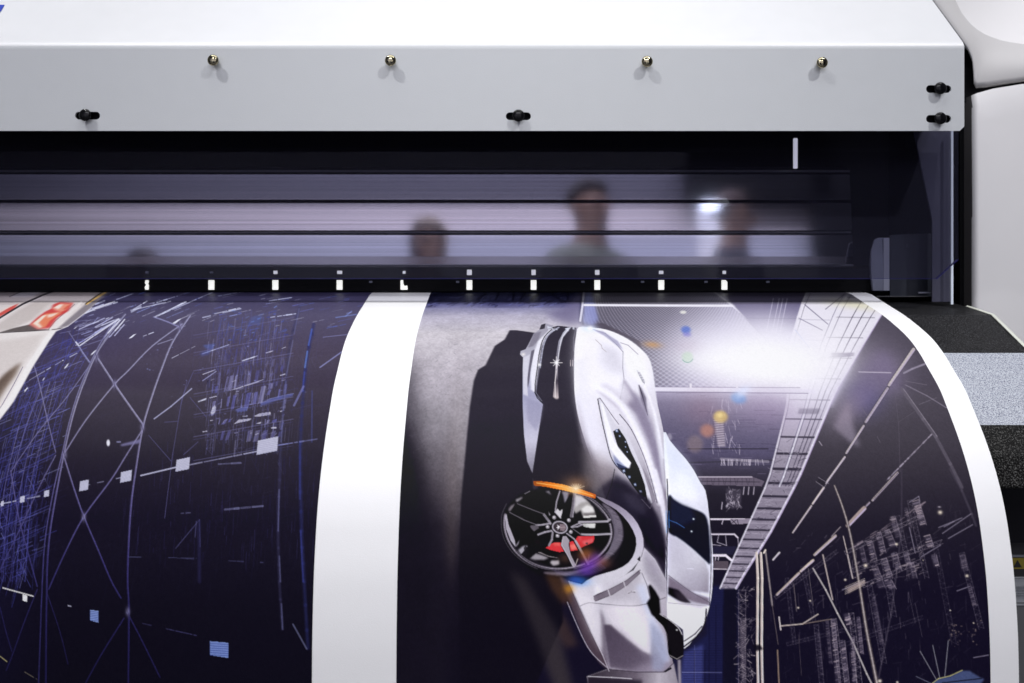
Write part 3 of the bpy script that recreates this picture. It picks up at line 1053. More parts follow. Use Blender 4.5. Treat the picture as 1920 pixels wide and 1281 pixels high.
    for x in (1295, 1382):
        K.poly([(x - 2, 720), (x + 2, 720), (x + 2, 728), (x - 2, 728)], (240, 236, 246))
    # purple haze, triangular light wedge and coloured ghosts printed in the picture
    K.glow(1660, 690, 44, 34, (140, 126, 158), .55, .6)
    K.glow(1622, 745, 36, 34, (92, 84, 140), .6, .2)
    K.poly([(1612, 690), (1660, 655), (1680, 700), (1690, 735), (1640, 740), (1600, 780)], (128, 116, 146), 14, .5)
    K.poly([(1562, 800), (1590, 752), (1600, 800), (1612, 838), (1596, 832)], (150, 140, 158), 7, .65)
    K.glow(1590, 770, 22, 40, (168, 152, 170), .4, .5)
    K.glow(1320, 770, 40, 36, (150, 112, 128), .30)
    K.glow(1440, 770, 60, 40, (150, 124, 160), .35)
    K.glow(1286, 650, 30, 15, (196, 178, 196), .3)
    K.glow(1223, 647, 16, 6, (206, 160, 112), .8, .1)
    K.poly(K.ell(1286, 619, 9, 7, 0), (60, 96, 206), 3.5, .6)
    K.poly(K.ell(1288, 628, 8, 4, 0), (126, 120, 214), 3, .5)
    K.poly(K.ell(1289, 670, 10.5, 10, 0), (186, 220, 186), 3, .6)
    K.line(K.ell(1289, 670, 10.5, 10, 0, 20, 150), 1.6, (110, 160, 146), .4)
    K.poly(K.ell(1281, 586, 6, 3, 0), (240, 240, 232), 1.5, .9)
    K.poly(K.ell(1385, 747, 14, 10, .2), (110, 160, 226), 5, .6)
    K.glow(1392, 735, 16, 9, (225, 232, 255), .8, -.6)
    K.poly(K.ell(1351, 782, 13.5, 11.5, 0), (222, 190, 116), 4, .75)
    K.glow(1350, 779, 7, 6, (255, 232, 160), .7)
    K.poly(K.ell(1326, 808, 13, 12, 0), (206, 140, 116), 5, .65)
    K.poly(K.ell(1303, 833, 15, 16, 0), (160, 138, 132), 6, .45)
    K.poly(K.ell(1255, 820, 5, 7, 0), (196, 190, 204), 2, .5)

    K.glow(1440, 680, 84, 30, (255, 255, 255), 1.0, .06)
    K.glow(1462, 680, 52, 24, (255, 255, 255), 1.0, .06)
    K.glow(1380, 676, 90, 22, (255, 255, 255), .75, .02)
    # --- tubes and struts on the right
    def tube(a, b, w0, w1, c=(204, 199, 200), dk=(44, 39, 48)):
        (x0, y0), (x1, y1) = a, b
        n = 14
        pts = [(x0 + (x1 - x0) * k / n, y0 + (y1 - y0) * k / n) for k in range(n + 1)]
        K.line(pts, w0 + 1.6, dk, .8, .8, w2=w1 + 1.2)
        K.line(pts, w0, c, .9, .6, w2=w1)
        K.line([(x + w0 * .25, y + w0 * .2) for x, y in pts], max(.8, w0 * .35), (190, 176, 206), .8, w2=max(.6, w1 * .35))
    tube(*zc_((1352, 372), (1226, 555)), 6.5, 5.5, (206, 196, 196))
    tube(*zc_((1218, 572), (1105, 745)), 5, 4.5, (176, 166, 176))
    tube(*zc_((1095, 765), (1005, 905)), 4, 3.5, (190, 180, 182))
    tube(*zc_((998, 925), (900, 1060)), 3.4, 3, (210, 200, 200))
    tube(*zd((890, 95), (832, 178)), 3.4, 3, (220, 208, 200))
    tube(*zd((826, 188), (730, 326)), 3, 2.4, (196, 184, 180))
    K.poly(zd((870, 40), (905, 60), (890, 92), (852, 66)), (40, 36, 46), 0, .9)
    for q in (((862, 42), (915, 74)), ((850, 64), (893, 94)), ((915, 60), (893, 92))):
        K.line(zd(*q), 1, (180, 170, 184), .7)
    K.line(zc_((1302, 494), (1345, 472), (1410, 447)), 3.6, (160, 152, 170), .85)
    K.line(zc_((1070, 488), (1235, 492)), 2.2, (196, 188, 204), .8)
    K.line(zc_((1310, 535), (1420, 555)), 1.2, (130, 122, 136), .6)
    K.line(zc_((1310, 555), (1420, 610), (1520, 672)), 2, (140, 132, 148), .7)
    K.line(zc_((1290, 575), (1400, 730), (1465, 820), (1540, 960), (1600, 1080)), 6, (112, 105, 118), .55, 1)
    K.line(zc_((1300, 575), (1410, 730), (1472, 818)), 1.6, (160, 152, 164), .6)
    K.line(zd((1540, 0), (1600, 110), (1650, 230), (1672, 290)), 4, (84, 78, 92), .5, 1.2)
    K.line(zc_((1255, 580), (1275, 760), (1282, 1000)), 1.1, (104, 96, 110), .5)
    K.line(zc_((1380, 655), (1470, 620)), 1, (140, 132, 146), .5)
    K.line(zc_((1275, 745), (1360, 690)), 1, (104, 97, 108), .5)
    K.line(zc_((1085, 670), (1110, 710)), 1.2, (120, 112, 126), .6)
    K.line(zc_((1165, 820), (1180, 850)), 1, (120, 112, 126), .5)
    K.line(zc_((866, 845), (880, 865)), 1.8, (190, 180, 194), .7)
    # dotted broken light line
    x0, y0, x1, y1 = 1450, 800, 1010, 1290   # in right-lower zoom units (c)
    for k in range(60):
        t = k / 60
        a, b = zc_((1445 - 230 * t, 808 + 235 * t), (1445 - 230 * t - 5, 808 + 235 * t + 5))
        K.line([a, b], rnd.uniform(1, 3.2), (168, 158, 174), rnd.uniform(.1, .6) if rnd.random() < .75 else 0.9)
    tube(*zd((1270, 18), (1140, 160)), 4.6, 4, (176, 164, 164))
    for k in range(26):
        t = k / 26
        K.line(zd((1272 - 130 * t, 14 + 142 * t), (1268 - 130 * t + 9, 18 + 142 * t + 6)), 1.2, (40, 34, 44), .7)
    tube(*zd((1125, 170), (1100, 196)), 3, 3, (120, 110, 116))
    tube(*zd((1098, 200), (1012, 290)), 8, 7, (168, 150, 146))
    tube(*zd((950, 342), (842, 440)), 5, 4.5, (178, 164, 156))
    tube(*zd((835, 468), (770, 525)), 4.5, 4, (206, 190, 176))
    tube(*zd((762, 534), (648, 645)), 4.4, 3.6, (188, 172, 160))
    K.line(zd((976, 296), (930, 345)), 1.4, (190, 176, 180), .8)
    tube(*zd((662, 428), (628, 466)), 3, 2.4)
    # long pole
    pts = zd((945, 85), (985, 190), (1020, 310), (1050, 460), (1080, 640), (1110, 830), (1145, 1010), (1165, 1110))
    K.line(pts, 4, (70, 62, 66), .95, .8, smooth=4, w2=8)
    K.line(pts, 2, (176, 166, 164), .85, .6, smooth=4, w2=3)
    K.line(zd((835, 510), (900, 620), (960, 740), (1040, 890), (1110, 1050), (1140, 1110)), 3, (196, 190, 186), .8)
    K.line(zd((1290, 0), (1290, 300), (1270, 480), (1240, 720), (1205, 900), (1172, 1070)), 3, (66, 60, 74), .7, .8)
    for a, b, w, c in (((885, 440), (935, 670), 2.6, (190, 176, 170)), ((590, 420), (625, 700), 3, (150, 140, 140)), ((625, 700), (655, 900), 1.4, (96, 86, 88)), ((652, 930), (660, 1110), 2.6, (140, 120, 104)),
                       ((990, 345), (1010, 430), 1.8, (210, 196, 190)), ((1012, 440), (1038, 560), 2.8, (196, 184, 182)), ((735, 590), (750, 730), 1.4, (110, 100, 104)),
                       ((760, 850), (775, 1060), 1, (70, 62, 70)), ((810, 510), (835, 700), 1.2, (100, 92, 98)), ((660, 760), (668, 825), 2.6, (220, 210, 206)),
                       ((1325, 630), (1360, 790), 1, (70, 64, 78)), ((1360, 690), (1395, 860), 1, (70, 64, 78))):
        K.line(zd(a, b), w, c, .85)
    K.line(zd((670, 805), (780, 795), (860, 745)), 2.4, (200, 186, 176), .85)
    K.line(zd((780, 795), (930, 770)), 1.8, (150, 132, 118), .7)
    for a, b in (((1330, 170), (1378, 140)), ((1378, 140), (1384, 165)), ((1480, 300), (1600, 250)), ((1500, 330), (1645, 230)), ((1530, 356), (1655, 285)), ((1508, 296), (1560, 268)),
                 ((1390, 450), (1490, 390)), ((1360, 430), (1330, 300)), ((985, 620), (1100, 572)), ((1575, 625), (1640, 602)), ((1660, 968), (1735, 955))):
        K.line(zd(a, b), 1.7, (150, 142, 160), .7)
    K.poly(zd((1010, 615), (1100, 570), (1105, 585), (1015, 640)), (150, 132, 124), 1, .8)
    for k in range(5):
        K.line(zd((1000, 605 + k * 9), (1100, 562 + k * 8)), 1, (228, 212, 200), .7)
    # lattice columns seen against the light
    def lattice(a, b, w, n, al):
        (x0, y0), (x1, y1) = a, b
        al = min(1, al * 1.3)
        K.poly(zd((x0 - w, y0 + w * .3), (x0 + w, y0 - w * .2), (x1 + w, y1 - w * .2), (x1 - w, y1 + w * .3)), (92, 84, 98), 1.6, al * .5)
        for k in range(n):
            t = k / n
            if rnd.random() < .28:
                continue
            x, y = x0 + (x1 - x0) * t, y0 + (y1 - y0) * t
            w_ = w * rnd.uniform(.45, 1.0)
            x += (w - w_) * rnd.uniform(-1, 1)
            K.line(zd((x - w_, y + w_ * .35), (x + w_, y - w_ * .2)), rnd.uniform(.8, 2.0), rnd.choice([(160, 146, 160), (126, 116, 132), (186, 170, 176), (96, 88, 104)]), al * rnd.uniform(.5, 1))
        K.line(zd((x0 + w, y0), (x1 + w, y1)), 1.2, (150, 138, 152), al * .7)
    lattice((1362, 160), (1400, 285), 17, 30, .75)
    lattice((1240, 240), (1275, 350), 14, 22, .6)
    lattice((1210, 310), (1250, 400), 16, 20, .55)
    lattice((1168, 320), (1196, 430), 14, 22, .6)
    lattice((1125, 370), (1150, 470), 14, 20, .6)
    lattice((1080, 395), (1100, 480), 11, 14, .5)
    lattice((1250, 430), (1275, 520), 15, 14, .6)
    lattice((1310, 430), (1330, 500), 12, 12, .6)
    lattice((1340, 480), (1358, 560), 12, 14, .65)
    lattice((1200, 460), (1230, 560), 14, 14, .65)
    lattice((1420, 340), (1440, 400), 16, 10, .75)
    lattice((1455, 440), (1470, 500), 13, 8, .75)
    lattice((1150, 500), (1190, 610), 16, 14, .6)
    lattice((1220, 570), (1245, 615), 18, 7, .75)
    lattice((1310, 200), (1335, 300), 7, 10, .4)
    lattice((1600, 440), (1615, 520), 14, 14, .5)
    lattice((1635, 590), (1665, 700), 9, 18, .45)
    lattice((1140, 640), (1190, 900), 10, 40, .3)
    lattice((935, 770), (965, 1110), 12, 60, .65)
    lattice((1005, 740), (1020, 800), 14, 12, .8)
    lattice((985, 880), (1010, 1110), 12, 44, .65)
    lattice((1035, 860), (1050, 1110), 10, 46, .6)
    lattice((1065, 760), (1085, 950), 9, 34, .55)
    lattice((905, 780), (925, 1000), 8, 40, .35)
    lattice((860, 840), (880, 1060), 8, 30, .2)
    for _ in range(34):
        x = rnd.uniform(1040, 1390)
        t = (x - 1040) / 350
        y = 400 - 215 * t + rnd.uniform(-8, 12)
        K.line(zd((x, y), (x + 26, y - 17)), rnd.uniform(1, 2), (140, 126, 136), rnd.uniform(.3, .8))
        y = 520 - 60 * t + rnd.uniform(-60, 90)
        K.line(zd((x, y), (x + rnd.uniform(8, 30), y - rnd.uniform(2, 14))), rnd.uniform(.8, 2.4), (170, 156, 160), rnd.uniform(.25, .8))
    def truss(a, b, w, n, c, al, f=zd):
        (x0, y0), (x1, y1) = a, b
        L_ = math.hypot(x1 - x0, y1 - y0)
        nx_, ny_ = -(y1 - y0) / L_ * w, (x1 - x0) / L_ * w
        for sg in (-1, 1):
            K.line(f((x0 + sg * nx_, y0 + sg * ny_), (x1 + sg * nx_, y1 + sg * ny_)), 1.1, c, al)
        for k in range(n):
            t0, t1 = k / n, (k + 1) / n
            sg = 1 if k % 2 else -1
            K.line(f((x0 + (x1 - x0) * t0 + sg * nx_, y0 + (y1 - y0) * t0 + sg * ny_), (x0 + (x1 - x0) * t1 - sg * nx_, y0 + (y1 - y0) * t1 - sg * ny_)), .9, c, al * rnd.uniform(.5, 1))
            if k % 3 == 0:
                K.line(f((x0 + (x1 - x0) * t0 + nx_, y0 + (y1 - y0) * t0 + ny_), (x0 + (x1 - x0) * t0 - nx_, y0 + (y1 - y0) * t0 - ny_)), 1.0, c, al)
    g1, g2 = (150, 140, 150), (112, 104, 118)
    for a, b, w, n, c, al in (((1000, 430), (1400, 235), 9, 22, g1, .55), ((1040, 520), (1500, 372), 10, 24, g1, .5), ((1090, 600), (1390, 470), 9, 18, g1, .5), ((940, 770), (985, 1110), 14, 24, g1, .55), ((1030, 740), (1075, 1110), 13, 24, g1, .55),
                              ((1125, 600), (1200, 1000), 13, 26, g2, .5), ((1200, 470), (1250, 760), 14, 20, g2, .5), ((850, 800), (880, 1110), 11, 22, g2, .45), ((1330, 160), (1420, 560), 11, 26, g2, .5), ((1600, 430), (1700, 820), 13, 26, g2, .45),
                              ((1270, 240), (1340, 560), 11, 24, g2, .5), ((640, 660), (960, 420), 8, 22, g2, .45), ((700, 560), (740, 900), 8, 20, g2, .35), ((1460, 380), (1560, 900), 12, 30, g2, .3), ((780, 500), (840, 780), 8, 18, g2, .35),
                              ((470, 620), (470, 1110), 18, 30, g1, .5), ((1000, 900), (1400, 760), 9, 20, g2, .28), ((700, 900), (1100, 800), 8, 22, g2, .3)):
        truss(a, b, w, n, c, al)
    for _ in range(430):      # fine girder haze fading into the dark
        x, y = rnd.uniform(600, 1700), rnd.uniform(120, 1110)
        if y < 420 - (x - 950) * .45:
            continue
        k_f = math.exp(-((x - 1180) / 330) ** 2) * math.exp(-((y - 560) / 330) ** 2)
        if rnd.random() < .35:
            d = (rnd.uniform(6, 50), -rnd.uniform(4, 34))
        else:
            d = (rnd.uniform(1, 6), rnd.uniform(10, 80))
        K.line(zd((x, y), (x + d[0], y + d[1])), rnd.uniform(.6, 1.5), rnd.choice([(120, 111, 124), (96, 88, 102), (146, 134, 140), (74, 68, 84)]), .12 + .55 * k_f * rnd.random())
    # scaffold column by the two white posts
    for _ in range(150):
        x, y = rnd.uniform(450, 525), rnd.uniform(610, 1110)
        if 660 < y < 760 and x > 490:
            continue
        K.line(zd((x, y), (x + rnd.uniform(-26, 26), y + rnd.uniform(-30, 30))), rnd.uniform(.8, 1.6), rnd.choice([(190, 178, 180), (120, 112, 124), (150, 140, 148)]), rnd.uniform(.25, .75))
    K.poly(zd((455, 790), (490, 760), (486, 1110), (470, 1110)), (160, 148, 156), 2, .45)
    for k in range(30):
        K.line(zd((455, 800 + k * 11), (492, 780 + k * 11)), 1, (24, 20, 34), .6)
    for x in (548, 570):
        K.line(zd((x - 4, 430), (x + 2, 560), (x, 900), (x + 4, 1110)), 4.4, (206, 192, 184), .92)
        K.line(zd((x, 430), (x + 6, 560), (x + 4, 900), (x + 8, 1110)), 1.5, (240, 230, 220), .9)
    K.poly(zd((520, 905), (560, 900), (578, 925), (540, 935)), (14, 11, 22), 2, .9)
    K.line(zd((590, 415), (582, 430)), 3, (230, 218, 206))
    for _ in range(70):
        x, y = rnd.uniform(640, 1340), rnd.uniform(340, 760)
        K.line(zd((x, y), (x + rnd.uniform(4, 34), y - rnd.uniform(2, 26))), rnd.uniform(.6, 1.4), (110, 102, 116), rnd.uniform(.15, .5))
    for x, y, r_ in ((1488, 222, 4.5), (1264, 385, 3), (1105, 495, 4), (1000, 568, 2.5), (820, 676, 2), (758, 712, 2.2), (1626, 548, 3.4), (1178, 1088, 4), (1400, 468, 1), (1660, 790, 1.6), (1540, 725, 1.5), (1268, 1095, 2.5)):
        q = zd((x, y))[0]
        K.glow(q[0], q[1], r_ * .9, r_ * .8, (255, 240, 215), .9)
    K.glow(*zd((1484, 194))[0], 3, 1.5, (200, 190, 200), .8)
    for _ in range(34):
        cx_, cy_ = rnd.choice([(1545, 830), (1560, 870), (1580, 850), (1660, 860), (1665, 800)])
        x, y = rnd.gauss(cx_, 12), rnd.gauss(cy_, 26)
        q = zd((x, y))[0]
        K.glow(q[0], q[1], rnd.uniform(.8, 1.6), rnd.uniform(.8, 1.4), (190, 168, 150), rnd.uniform(.2, .7))
    # pale shape and rays in the bottom right corner
    for a in ((1385, 935), (1450, 905), (1530, 880)):
        e = (1505 if a[0] < 1500 else 1512, 1085)
        e = {1385: (1468, 1080), 1450: (1486, 1072), 1530: (1512, 1066)}[a[0]]
        K.line(zd(a, e), 1.5, (138, 138, 146), .8)
    K.line(zd((1365, 1065), (1440, 1100)), 1.4, (120, 122, 140), .7)
    K.poly(zd((1448, 1100), (1480, 1076), (1540, 1064), (1600, 1035), (1640, 1036), (1690, 1068), (1715, 1078), (1700, 1100), (1690, 1250), (1440, 1250)), (70, 82, 120), 1.5, .9)
    K.line(zd((1448, 1100), (1480, 1076), (1540, 1062), (1602, 1033)), 1.6, (190, 184, 120), .85)
    K.line(zd((1500, 1098), (1700, 1075)), 2.4, (20, 20, 34), .8)

    # ------------------------------------------------------------ the car
    dk = (44, 40, 52)
    # its shadow on the floor
    K.poly(za((690, 255), (740, 256), (850, 272), (1000, 300), (1000, 700), (830, 1150), (840, 1400), (1000, 1800), (1010, 2000), (840, 2400), (395, 2400), (385, 1700), (398, 1280), (428, 950), (450, 720), (474, 560), (500, 492), (545, 465), (600, 350), (660, 310)),
           grad((0, 615), (0, 1150), (0, (56, 52, 64)), (.3, (48, 44, 56)), (.55, (32, 28, 38)), (.8, (18, 15, 24)), (1, (14, 11, 22))), 1.0)
    K.poly([(955, 1070), (985, 1085), (1045, 1180), (1075, 1300), (1045, 1300), (1000, 1180)], (52, 46, 50), 12, .6)
    # dark front bumper
    K.poly(za((900, 250), (980, 228), (1090, 240), (1085, 400), (1078, 620), (1095, 780), (1130, 950), (1200, 1130), (1290, 1280), (1240, 1500), (1000, 1420), (835, 1160), (790, 1000), (770, 700), (775, 400)),
           grad((0, 610), (0, 930), (0, (54, 50, 62)), (.5, (50, 46, 58)), (.8, (38, 34, 44)), (1, (30, 26, 34))), .6)
    # silver lip of the bumper
    K.poly(za((905, 215), (952, 228), (915, 275), (880, 345), (862, 450), (845, 560), (838, 630), (890, 695), (866, 850), (826, 1112), (795, 1040), (776, 880), (768, 700), (768, 480), (772, 420), (752, 400), (756, 380), (785, 370), (800, 345), (835, 275), (870, 250), (880, 222)),
           grad((995, 640), (1010, 890), (0, (168, 166, 180)), (.2, (198, 197, 214)), (.4, (168, 168, 196)), (.75, (204, 202, 220)), (1, (120, 116, 130))), .6)
    K.poly(za((880, 222), (905, 215), (900, 245), (868, 252)), (60, 56, 66))
    K.poly(za((835, 275), (880, 262), (860, 320), (830, 350), (800, 360)), (136, 132, 148), .8)
    K.poly(za((930, 250), (965, 238), (905, 300), (880, 360), (866, 460), (852, 560), (842, 630), (818, 610), (815, 520), (830, 400), (860, 320)), (238, 237, 248), .8)
    K.poly(za((820, 380), (840, 370), (818, 480), (808, 560), (800, 600), (794, 560), (806, 470)), (92, 88, 104), .8, .85)
    K.poly(za((770, 420), (812, 400), (800, 480), (795, 590), (800, 650), (772, 640)), (218, 217, 230), .8, .9)
    K.line(za((955, 240), (898, 296), (872, 372), (856, 480), (842, 630), (890, 695)), 1.6, (20, 18, 26), .9, smooth=3)
    K.line(za((985, 238), (925, 280), (895, 340), (880, 420), (872, 480)), 2.6, (188, 190, 210), .8, smooth=3)
    K.line(za((870, 482), (856, 560), (848, 630), (884, 680)), 1.2, (140, 140, 160), .8)
    K.poly(za((790, 660), (890, 700), (878, 790), (850, 860), (800, 800)), (150, 148, 176), 3, .55)
    # chrome bar in the grille
    K.poly(za((1060, 236), (1040, 262), (1010, 300), (994, 360), (984, 430), (978, 480), (980, 560), (984, 664), (968, 668), (950, 655), (958, 560), (966, 470), (970, 400), (984, 320), (1010, 270), (1036, 240)),
           grad((0, 614), (0, 748), (0, (206, 208, 224)), (.4, (120, 116, 130)), (.55, (210, 204, 212)), (.75, (70, 64, 76)), (1, (214, 200, 200))), .6)
    K.line(za((1045, 245), (1005, 300), (988, 370), (978, 440)), 1.4, (240, 240, 250), .9, smooth=3)
    K.line(za((970, 500), (962, 570), (964, 655)), 1.6, (240, 232, 232), .9)
    K.line(za((1085, 250), (1074, 300), (1072, 380)), 1.1, (130, 128, 144), .7)
    for x in (1055, 1068):
        K.line(za((x, 435), (x, 470)), 1.1, (220, 205, 205), .9)
    for a in range(0, 180, 45):          # star glint
        c = math.cos(math.radians(a))
        n_ = math.sin(math.radians(a))
        l = 26 if a % 90 else 36
        K.line(za((970 - l * c, 450 - l * n_), (970 + l * c, 450 + l * n_)), 1.0, (255, 250, 250), .9)
    K.glow(*za((970, 450))[0], 4, 4, (255, 255, 255), 1)
    K.glow(*za((868, 462))[0], 3, 3, (255, 255, 255), .9)
    K.glow(*za((772, 400))[0], 3.5, 3, (255, 250, 245), .8)
    for _ in range(16):
        q = za((rnd.uniform(900, 1090), rnd.uniform(232, 262)))[0]
        K.glow(q[0], q[1], rnd.uniform(.8, 2), rnd.uniform(.8, 1.4), (235, 240, 255), .85)

    # silver body: hood and right fender
    body = za((1105, 236), (1190, 240), (1262, 250), (1340, 278), (1420, 322), (1490, 380), (1528, 430), (1548, 500), (1562, 600), (1575, 690), (1600, 800), (1625, 930), (1645, 1080), (1655, 1300), (1660, 1700), (1560, 1720),
              (1440, 1500), (1350, 1380), (1270, 1290), (1230, 1150), (1170, 1000), (1130, 880), (1098, 760), (1080, 640), (1076, 520), (1078, 380), (1088, 290))
    K.poly(body, grad((1090, 620), (1240, 900), (0, (240, 239, 248)), (.3, (240, 239, 247)), (.6, (222, 219, 229)), (.85, (190, 186, 197)), (1, (150, 144, 156))), .7, smooth=3)
    K.glow(*za((1130, 420))[0], 18, 60, (242, 241, 250), .8)
    K.poly(za((1190, 300), (1330, 390), (1375, 540), (1300, 620), (1180, 560), (1150, 400)), (206, 203, 215), 14, .4)
    K.poly(za((1150, 330), (1210, 310), (1330, 480), (1372, 545), (1330, 640), (1260, 600), (1200, 620), (1160, 560)), (246, 245, 252), 10, .6)
    K.poly(za((1205, 610), (1260, 570), (1380, 640), (1480, 740), (1545, 880), (1580, 1020), (1600, 1160), (1560, 1100), (1480, 900), (1360, 740)), (184, 178, 196), 5, .8)
    # darker flow along the fender
    K.poly(za((1376, 545), (1440, 640), (1500, 740), (1540, 850), (1585, 980), (1610, 1100), (1620, 1280), (1600, 1260), (1570, 1120), (1520, 960), (1455, 830), (1390, 720), (1345, 660)), (140, 132, 152), 3, .8)
    K.poly(za((1330, 610), (1375, 560), (1440, 660), (1390, 700), (1430, 760), (1350, 690)), (216, 212, 224), 6, .7)
    K.line(za((1200, 590), (1290, 640), (1370, 720), (1440, 840), (1500, 980), (1550, 1130), (1590, 1290)), 9, (246, 245, 252), .8, 4, smooth=4)
    K.line(za((1350, 760), (1420, 850), (1490, 1000), (1540, 1150), (1575, 1290)), 1.6, (84, 78, 94), .8, smooth=4)
    # bonnet crease, vents
    K.line(za((1190, 250), (1265, 275), (1330, 340), (1370, 385), (1368, 480), (1376, 545)), 1.4, (136, 132, 148), .8)
    K.poly(za((1195, 255), (1250, 262), (1340, 320), (1370, 372), (1330, 345), (1260, 290)), (168, 166, 190), 2, .8)
    K.poly(za((1255, 255), (1340, 285), (1380, 310), (1360, 330), (1300, 290)), (238, 238, 250), 2, .8)
    K.line(za((1355, 330), (1400, 345), (1460, 400)), 1.3, (150, 146, 162), .8)
    K.line(za((1376, 545), (1368, 600), (1352, 668)), 1, (150, 146, 160), .7)
    K.poly(za((1452, 495), (1475, 512), (1500, 560), (1500, 578), (1486, 565), (1462, 520)), (40, 36, 50), .8)
    for k in range(5):
        K.line(za((1456 + k * 9, 505 + k * 14), (1466 + k * 9, 503 + k * 14)), 1.1, (200, 196, 210))
    K.poly(za((1462, 580), (1480, 600), (1508, 660), (1516, 760), (1500, 730), (1478, 670)), (112, 106, 124), 1.2, .85)
    K.line(za((1466, 585), (1490, 660), (1518, 765)), 1.4, (40, 36, 48), .7)
    K.line(za((1500, 590), (1530, 660), (1560, 760), (1590, 900), (1610, 1020)), 3, (248, 247, 254), .7, 2)
    K.line(za((1205, 312), (1240, 345), (1245, 365), (1270, 385)), 1.1, (170, 160, 160), .8)
    K.glow(*za((1170, 245))[0], 14, 6, (215, 228, 255), .9)
    K.glow(*za((1172, 243))[0], 5, 4, (255, 255, 255), 1)
    # lower flank turns dark toward the wheel
    K.poly(za((1110, 880), (1180, 1000), (1250, 1110), (1290, 1290), (1150, 1290), (1100, 1100), (1090, 960)), (40, 36, 44), 14, .6)
    K.poly(za((1170, 1000), (1235, 1060), (1300, 1130), (1320, 1250), (1250, 1290), (1200, 1200)), (140, 132, 144), 9, .55)
    # broad soft reflections in the metal
    K.poly(zn((318, 200), (350, 190), (370, 300), (400, 420), (440, 540), (400, 560), (350, 470), (322, 330)), (232, 231, 242), 10, .7)
    K.poly(zn((322, 310), (332, 360), (352, 450), (385, 540), (400, 600), (372, 560), (340, 470)), (150, 142, 156), 7, .55)
    K.poly(zn((340, 480), (395, 545), (455, 560), (448, 620), (420, 668), (385, 655), (350, 600)), (112, 104, 110), 12, .75)
    K.poly(zn((372, 500), (420, 520), (450, 560), (430, 600), (400, 590)), (176, 168, 174), 12, .6)
    K.poly(zn((420, 150), (470, 175), (478, 240), (440, 250), (400, 200)), (206, 204, 216), 12, .5)
    K.poly(zn((380, 240), (470, 250), (500, 330), (440, 330), (400, 300)), (240, 239, 247), 12, .6)
    K.poly(zn((480, 180), (540, 190), (575, 260), (560, 300), (500, 250)), (244, 244, 251), 9, .7)
    K.poly(zn((505, 300), (545, 330), (580, 420), (600, 520), (612, 600), (590, 560), (560, 460), (520, 370)), (150, 143, 164), 6, .7)
    K.poly(zn((470, 330), (520, 380), (560, 470), (590, 570), (606, 650), (590, 640), (560, 540), (520, 440)), (238, 237, 246), 5, .7)
    K.poly(zn((575, 330), (598, 420), (612, 520), (622, 640), (612, 620), (596, 500)), (236, 236, 246), 4, .7)
    # headlight
    K.poly(za((1218, 668), (1232, 662), (1250, 690), (1290, 760), (1330, 830), (1365, 830), (1400, 890), (1440, 980), (1490, 1100), (1530, 1230), (1545, 1290), (1520, 1300), (1480, 1250), (1420, 1180), (1372, 1110), (1330, 1070), (1300, 1015), (1275, 930), (1250, 820), (1228, 730)),
           (214, 212, 222), .6)
    K.poly(za((1310, 860), (1345, 845), (1385, 905), (1420, 990), (1465, 1080), (1500, 1180), (1520, 1290), (1480, 1255), (1425, 1185), (1378, 1112), (1340, 1075), (1330, 1050), (1400, 1080), (1418, 1050), (1340, 960)), (22, 19, 28), .8)
    K.poly(za((1232, 676), (1250, 700), (1290, 830), (1318, 925), (1418, 1050), (1408, 1085), (1360, 1060), (1318, 1000), (1290, 960), (1262, 830)), (246, 246, 254), 1)
    K.poly(za((1310, 1000), (1350, 1040), (1400, 1085), (1350, 1085), (1320, 1060)), (110, 120, 160), 2, .6)
    K.line(za((1218, 668), (1240, 780), (1272, 920), (1298, 1015), (1330, 1068), (1375, 1115)), 1.6, (50, 46, 58), .9, smooth=3)
    K.line(za((1218, 668), (1232, 662), (1300, 760), (1345, 820)), 1.2, (90, 84, 98), .8)
    for x, y, r_ in ((1332, 858, 3.4), (1350, 890, 2.2), (1385, 925, 2), (1385, 955, 1.6), (1375, 1098, 3.2), (1408, 1135, 3), (1442, 1180, 3), (1475, 1222, 3), (1500, 1262, 2.6), (1395, 985, 1.6)):
        q = za((x, y))[0]
        K.poly([(q[0] - r_, q[1] - r_ * .7), (q[0] + r_ * .6, q[1] - r_), (q[0] + r_, q[1] + r_ * .7), (q[0] - r_ * .4, q[1] + r_)], (120, 132, 170), .8, .8)
        K.glow(q[0], q[1], r_ * .5, r_ * .4, (240, 248, 255), .9)
    # glossy dark side of the fender
    K.poly(zb_((1400, 230), (1470, 130), (1530, 190), (1590, 330), (1628, 470), (1632, 680), (1560, 540), (1490, 470), (1490, 400), (1440, 300), (1330, 190)), (52, 47, 60), 3, .95)
    K.poly(zb_((1215, 120), (1300, 60), (1380, 90), (1470, 160), (1440, 240), (1380, 270), (1290, 215), (1205, 170)), (60, 55, 68), 6, .9)
    K.poly(zb_((1300, 130), (1370, 150), (1480, 240), (1520, 320), (1440, 290), (1360, 220)), (86, 84, 104), 6, .6)
    K.poly(zb_((1450, 260), (1540, 300), (1600, 420), (1625, 560), (1540, 480), (1490, 420)), (28, 25, 33), 5, .85)
    K.poly(zn((450, 580), (500, 610), (560, 680), (596, 720), (618, 800), (600, 860), (560, 800), (520, 740), (450, 690), (425, 672)), (48, 44, 58), 7, .8)
    K.poly(zn((470, 640), (520, 650), (560, 690), (548, 716), (500, 690)), (84, 80, 96), 8, .5)
    K.line(zb_((1318, 0), (1300, 90), (1262, 190)), 1.1, (28, 24, 32), .9)
    K.line(zb_((1490, 0), (1540, 120), (1560, 180), (1530, 235), (1480, 180)), 1.2, (120, 114, 126), .7)
    K.poly(zb_((1540, 0), (1570, 0), (1605, 120), (1625, 250), (1632, 420), (1612, 330), (1585, 190)), (232, 230, 240), 2, .85)
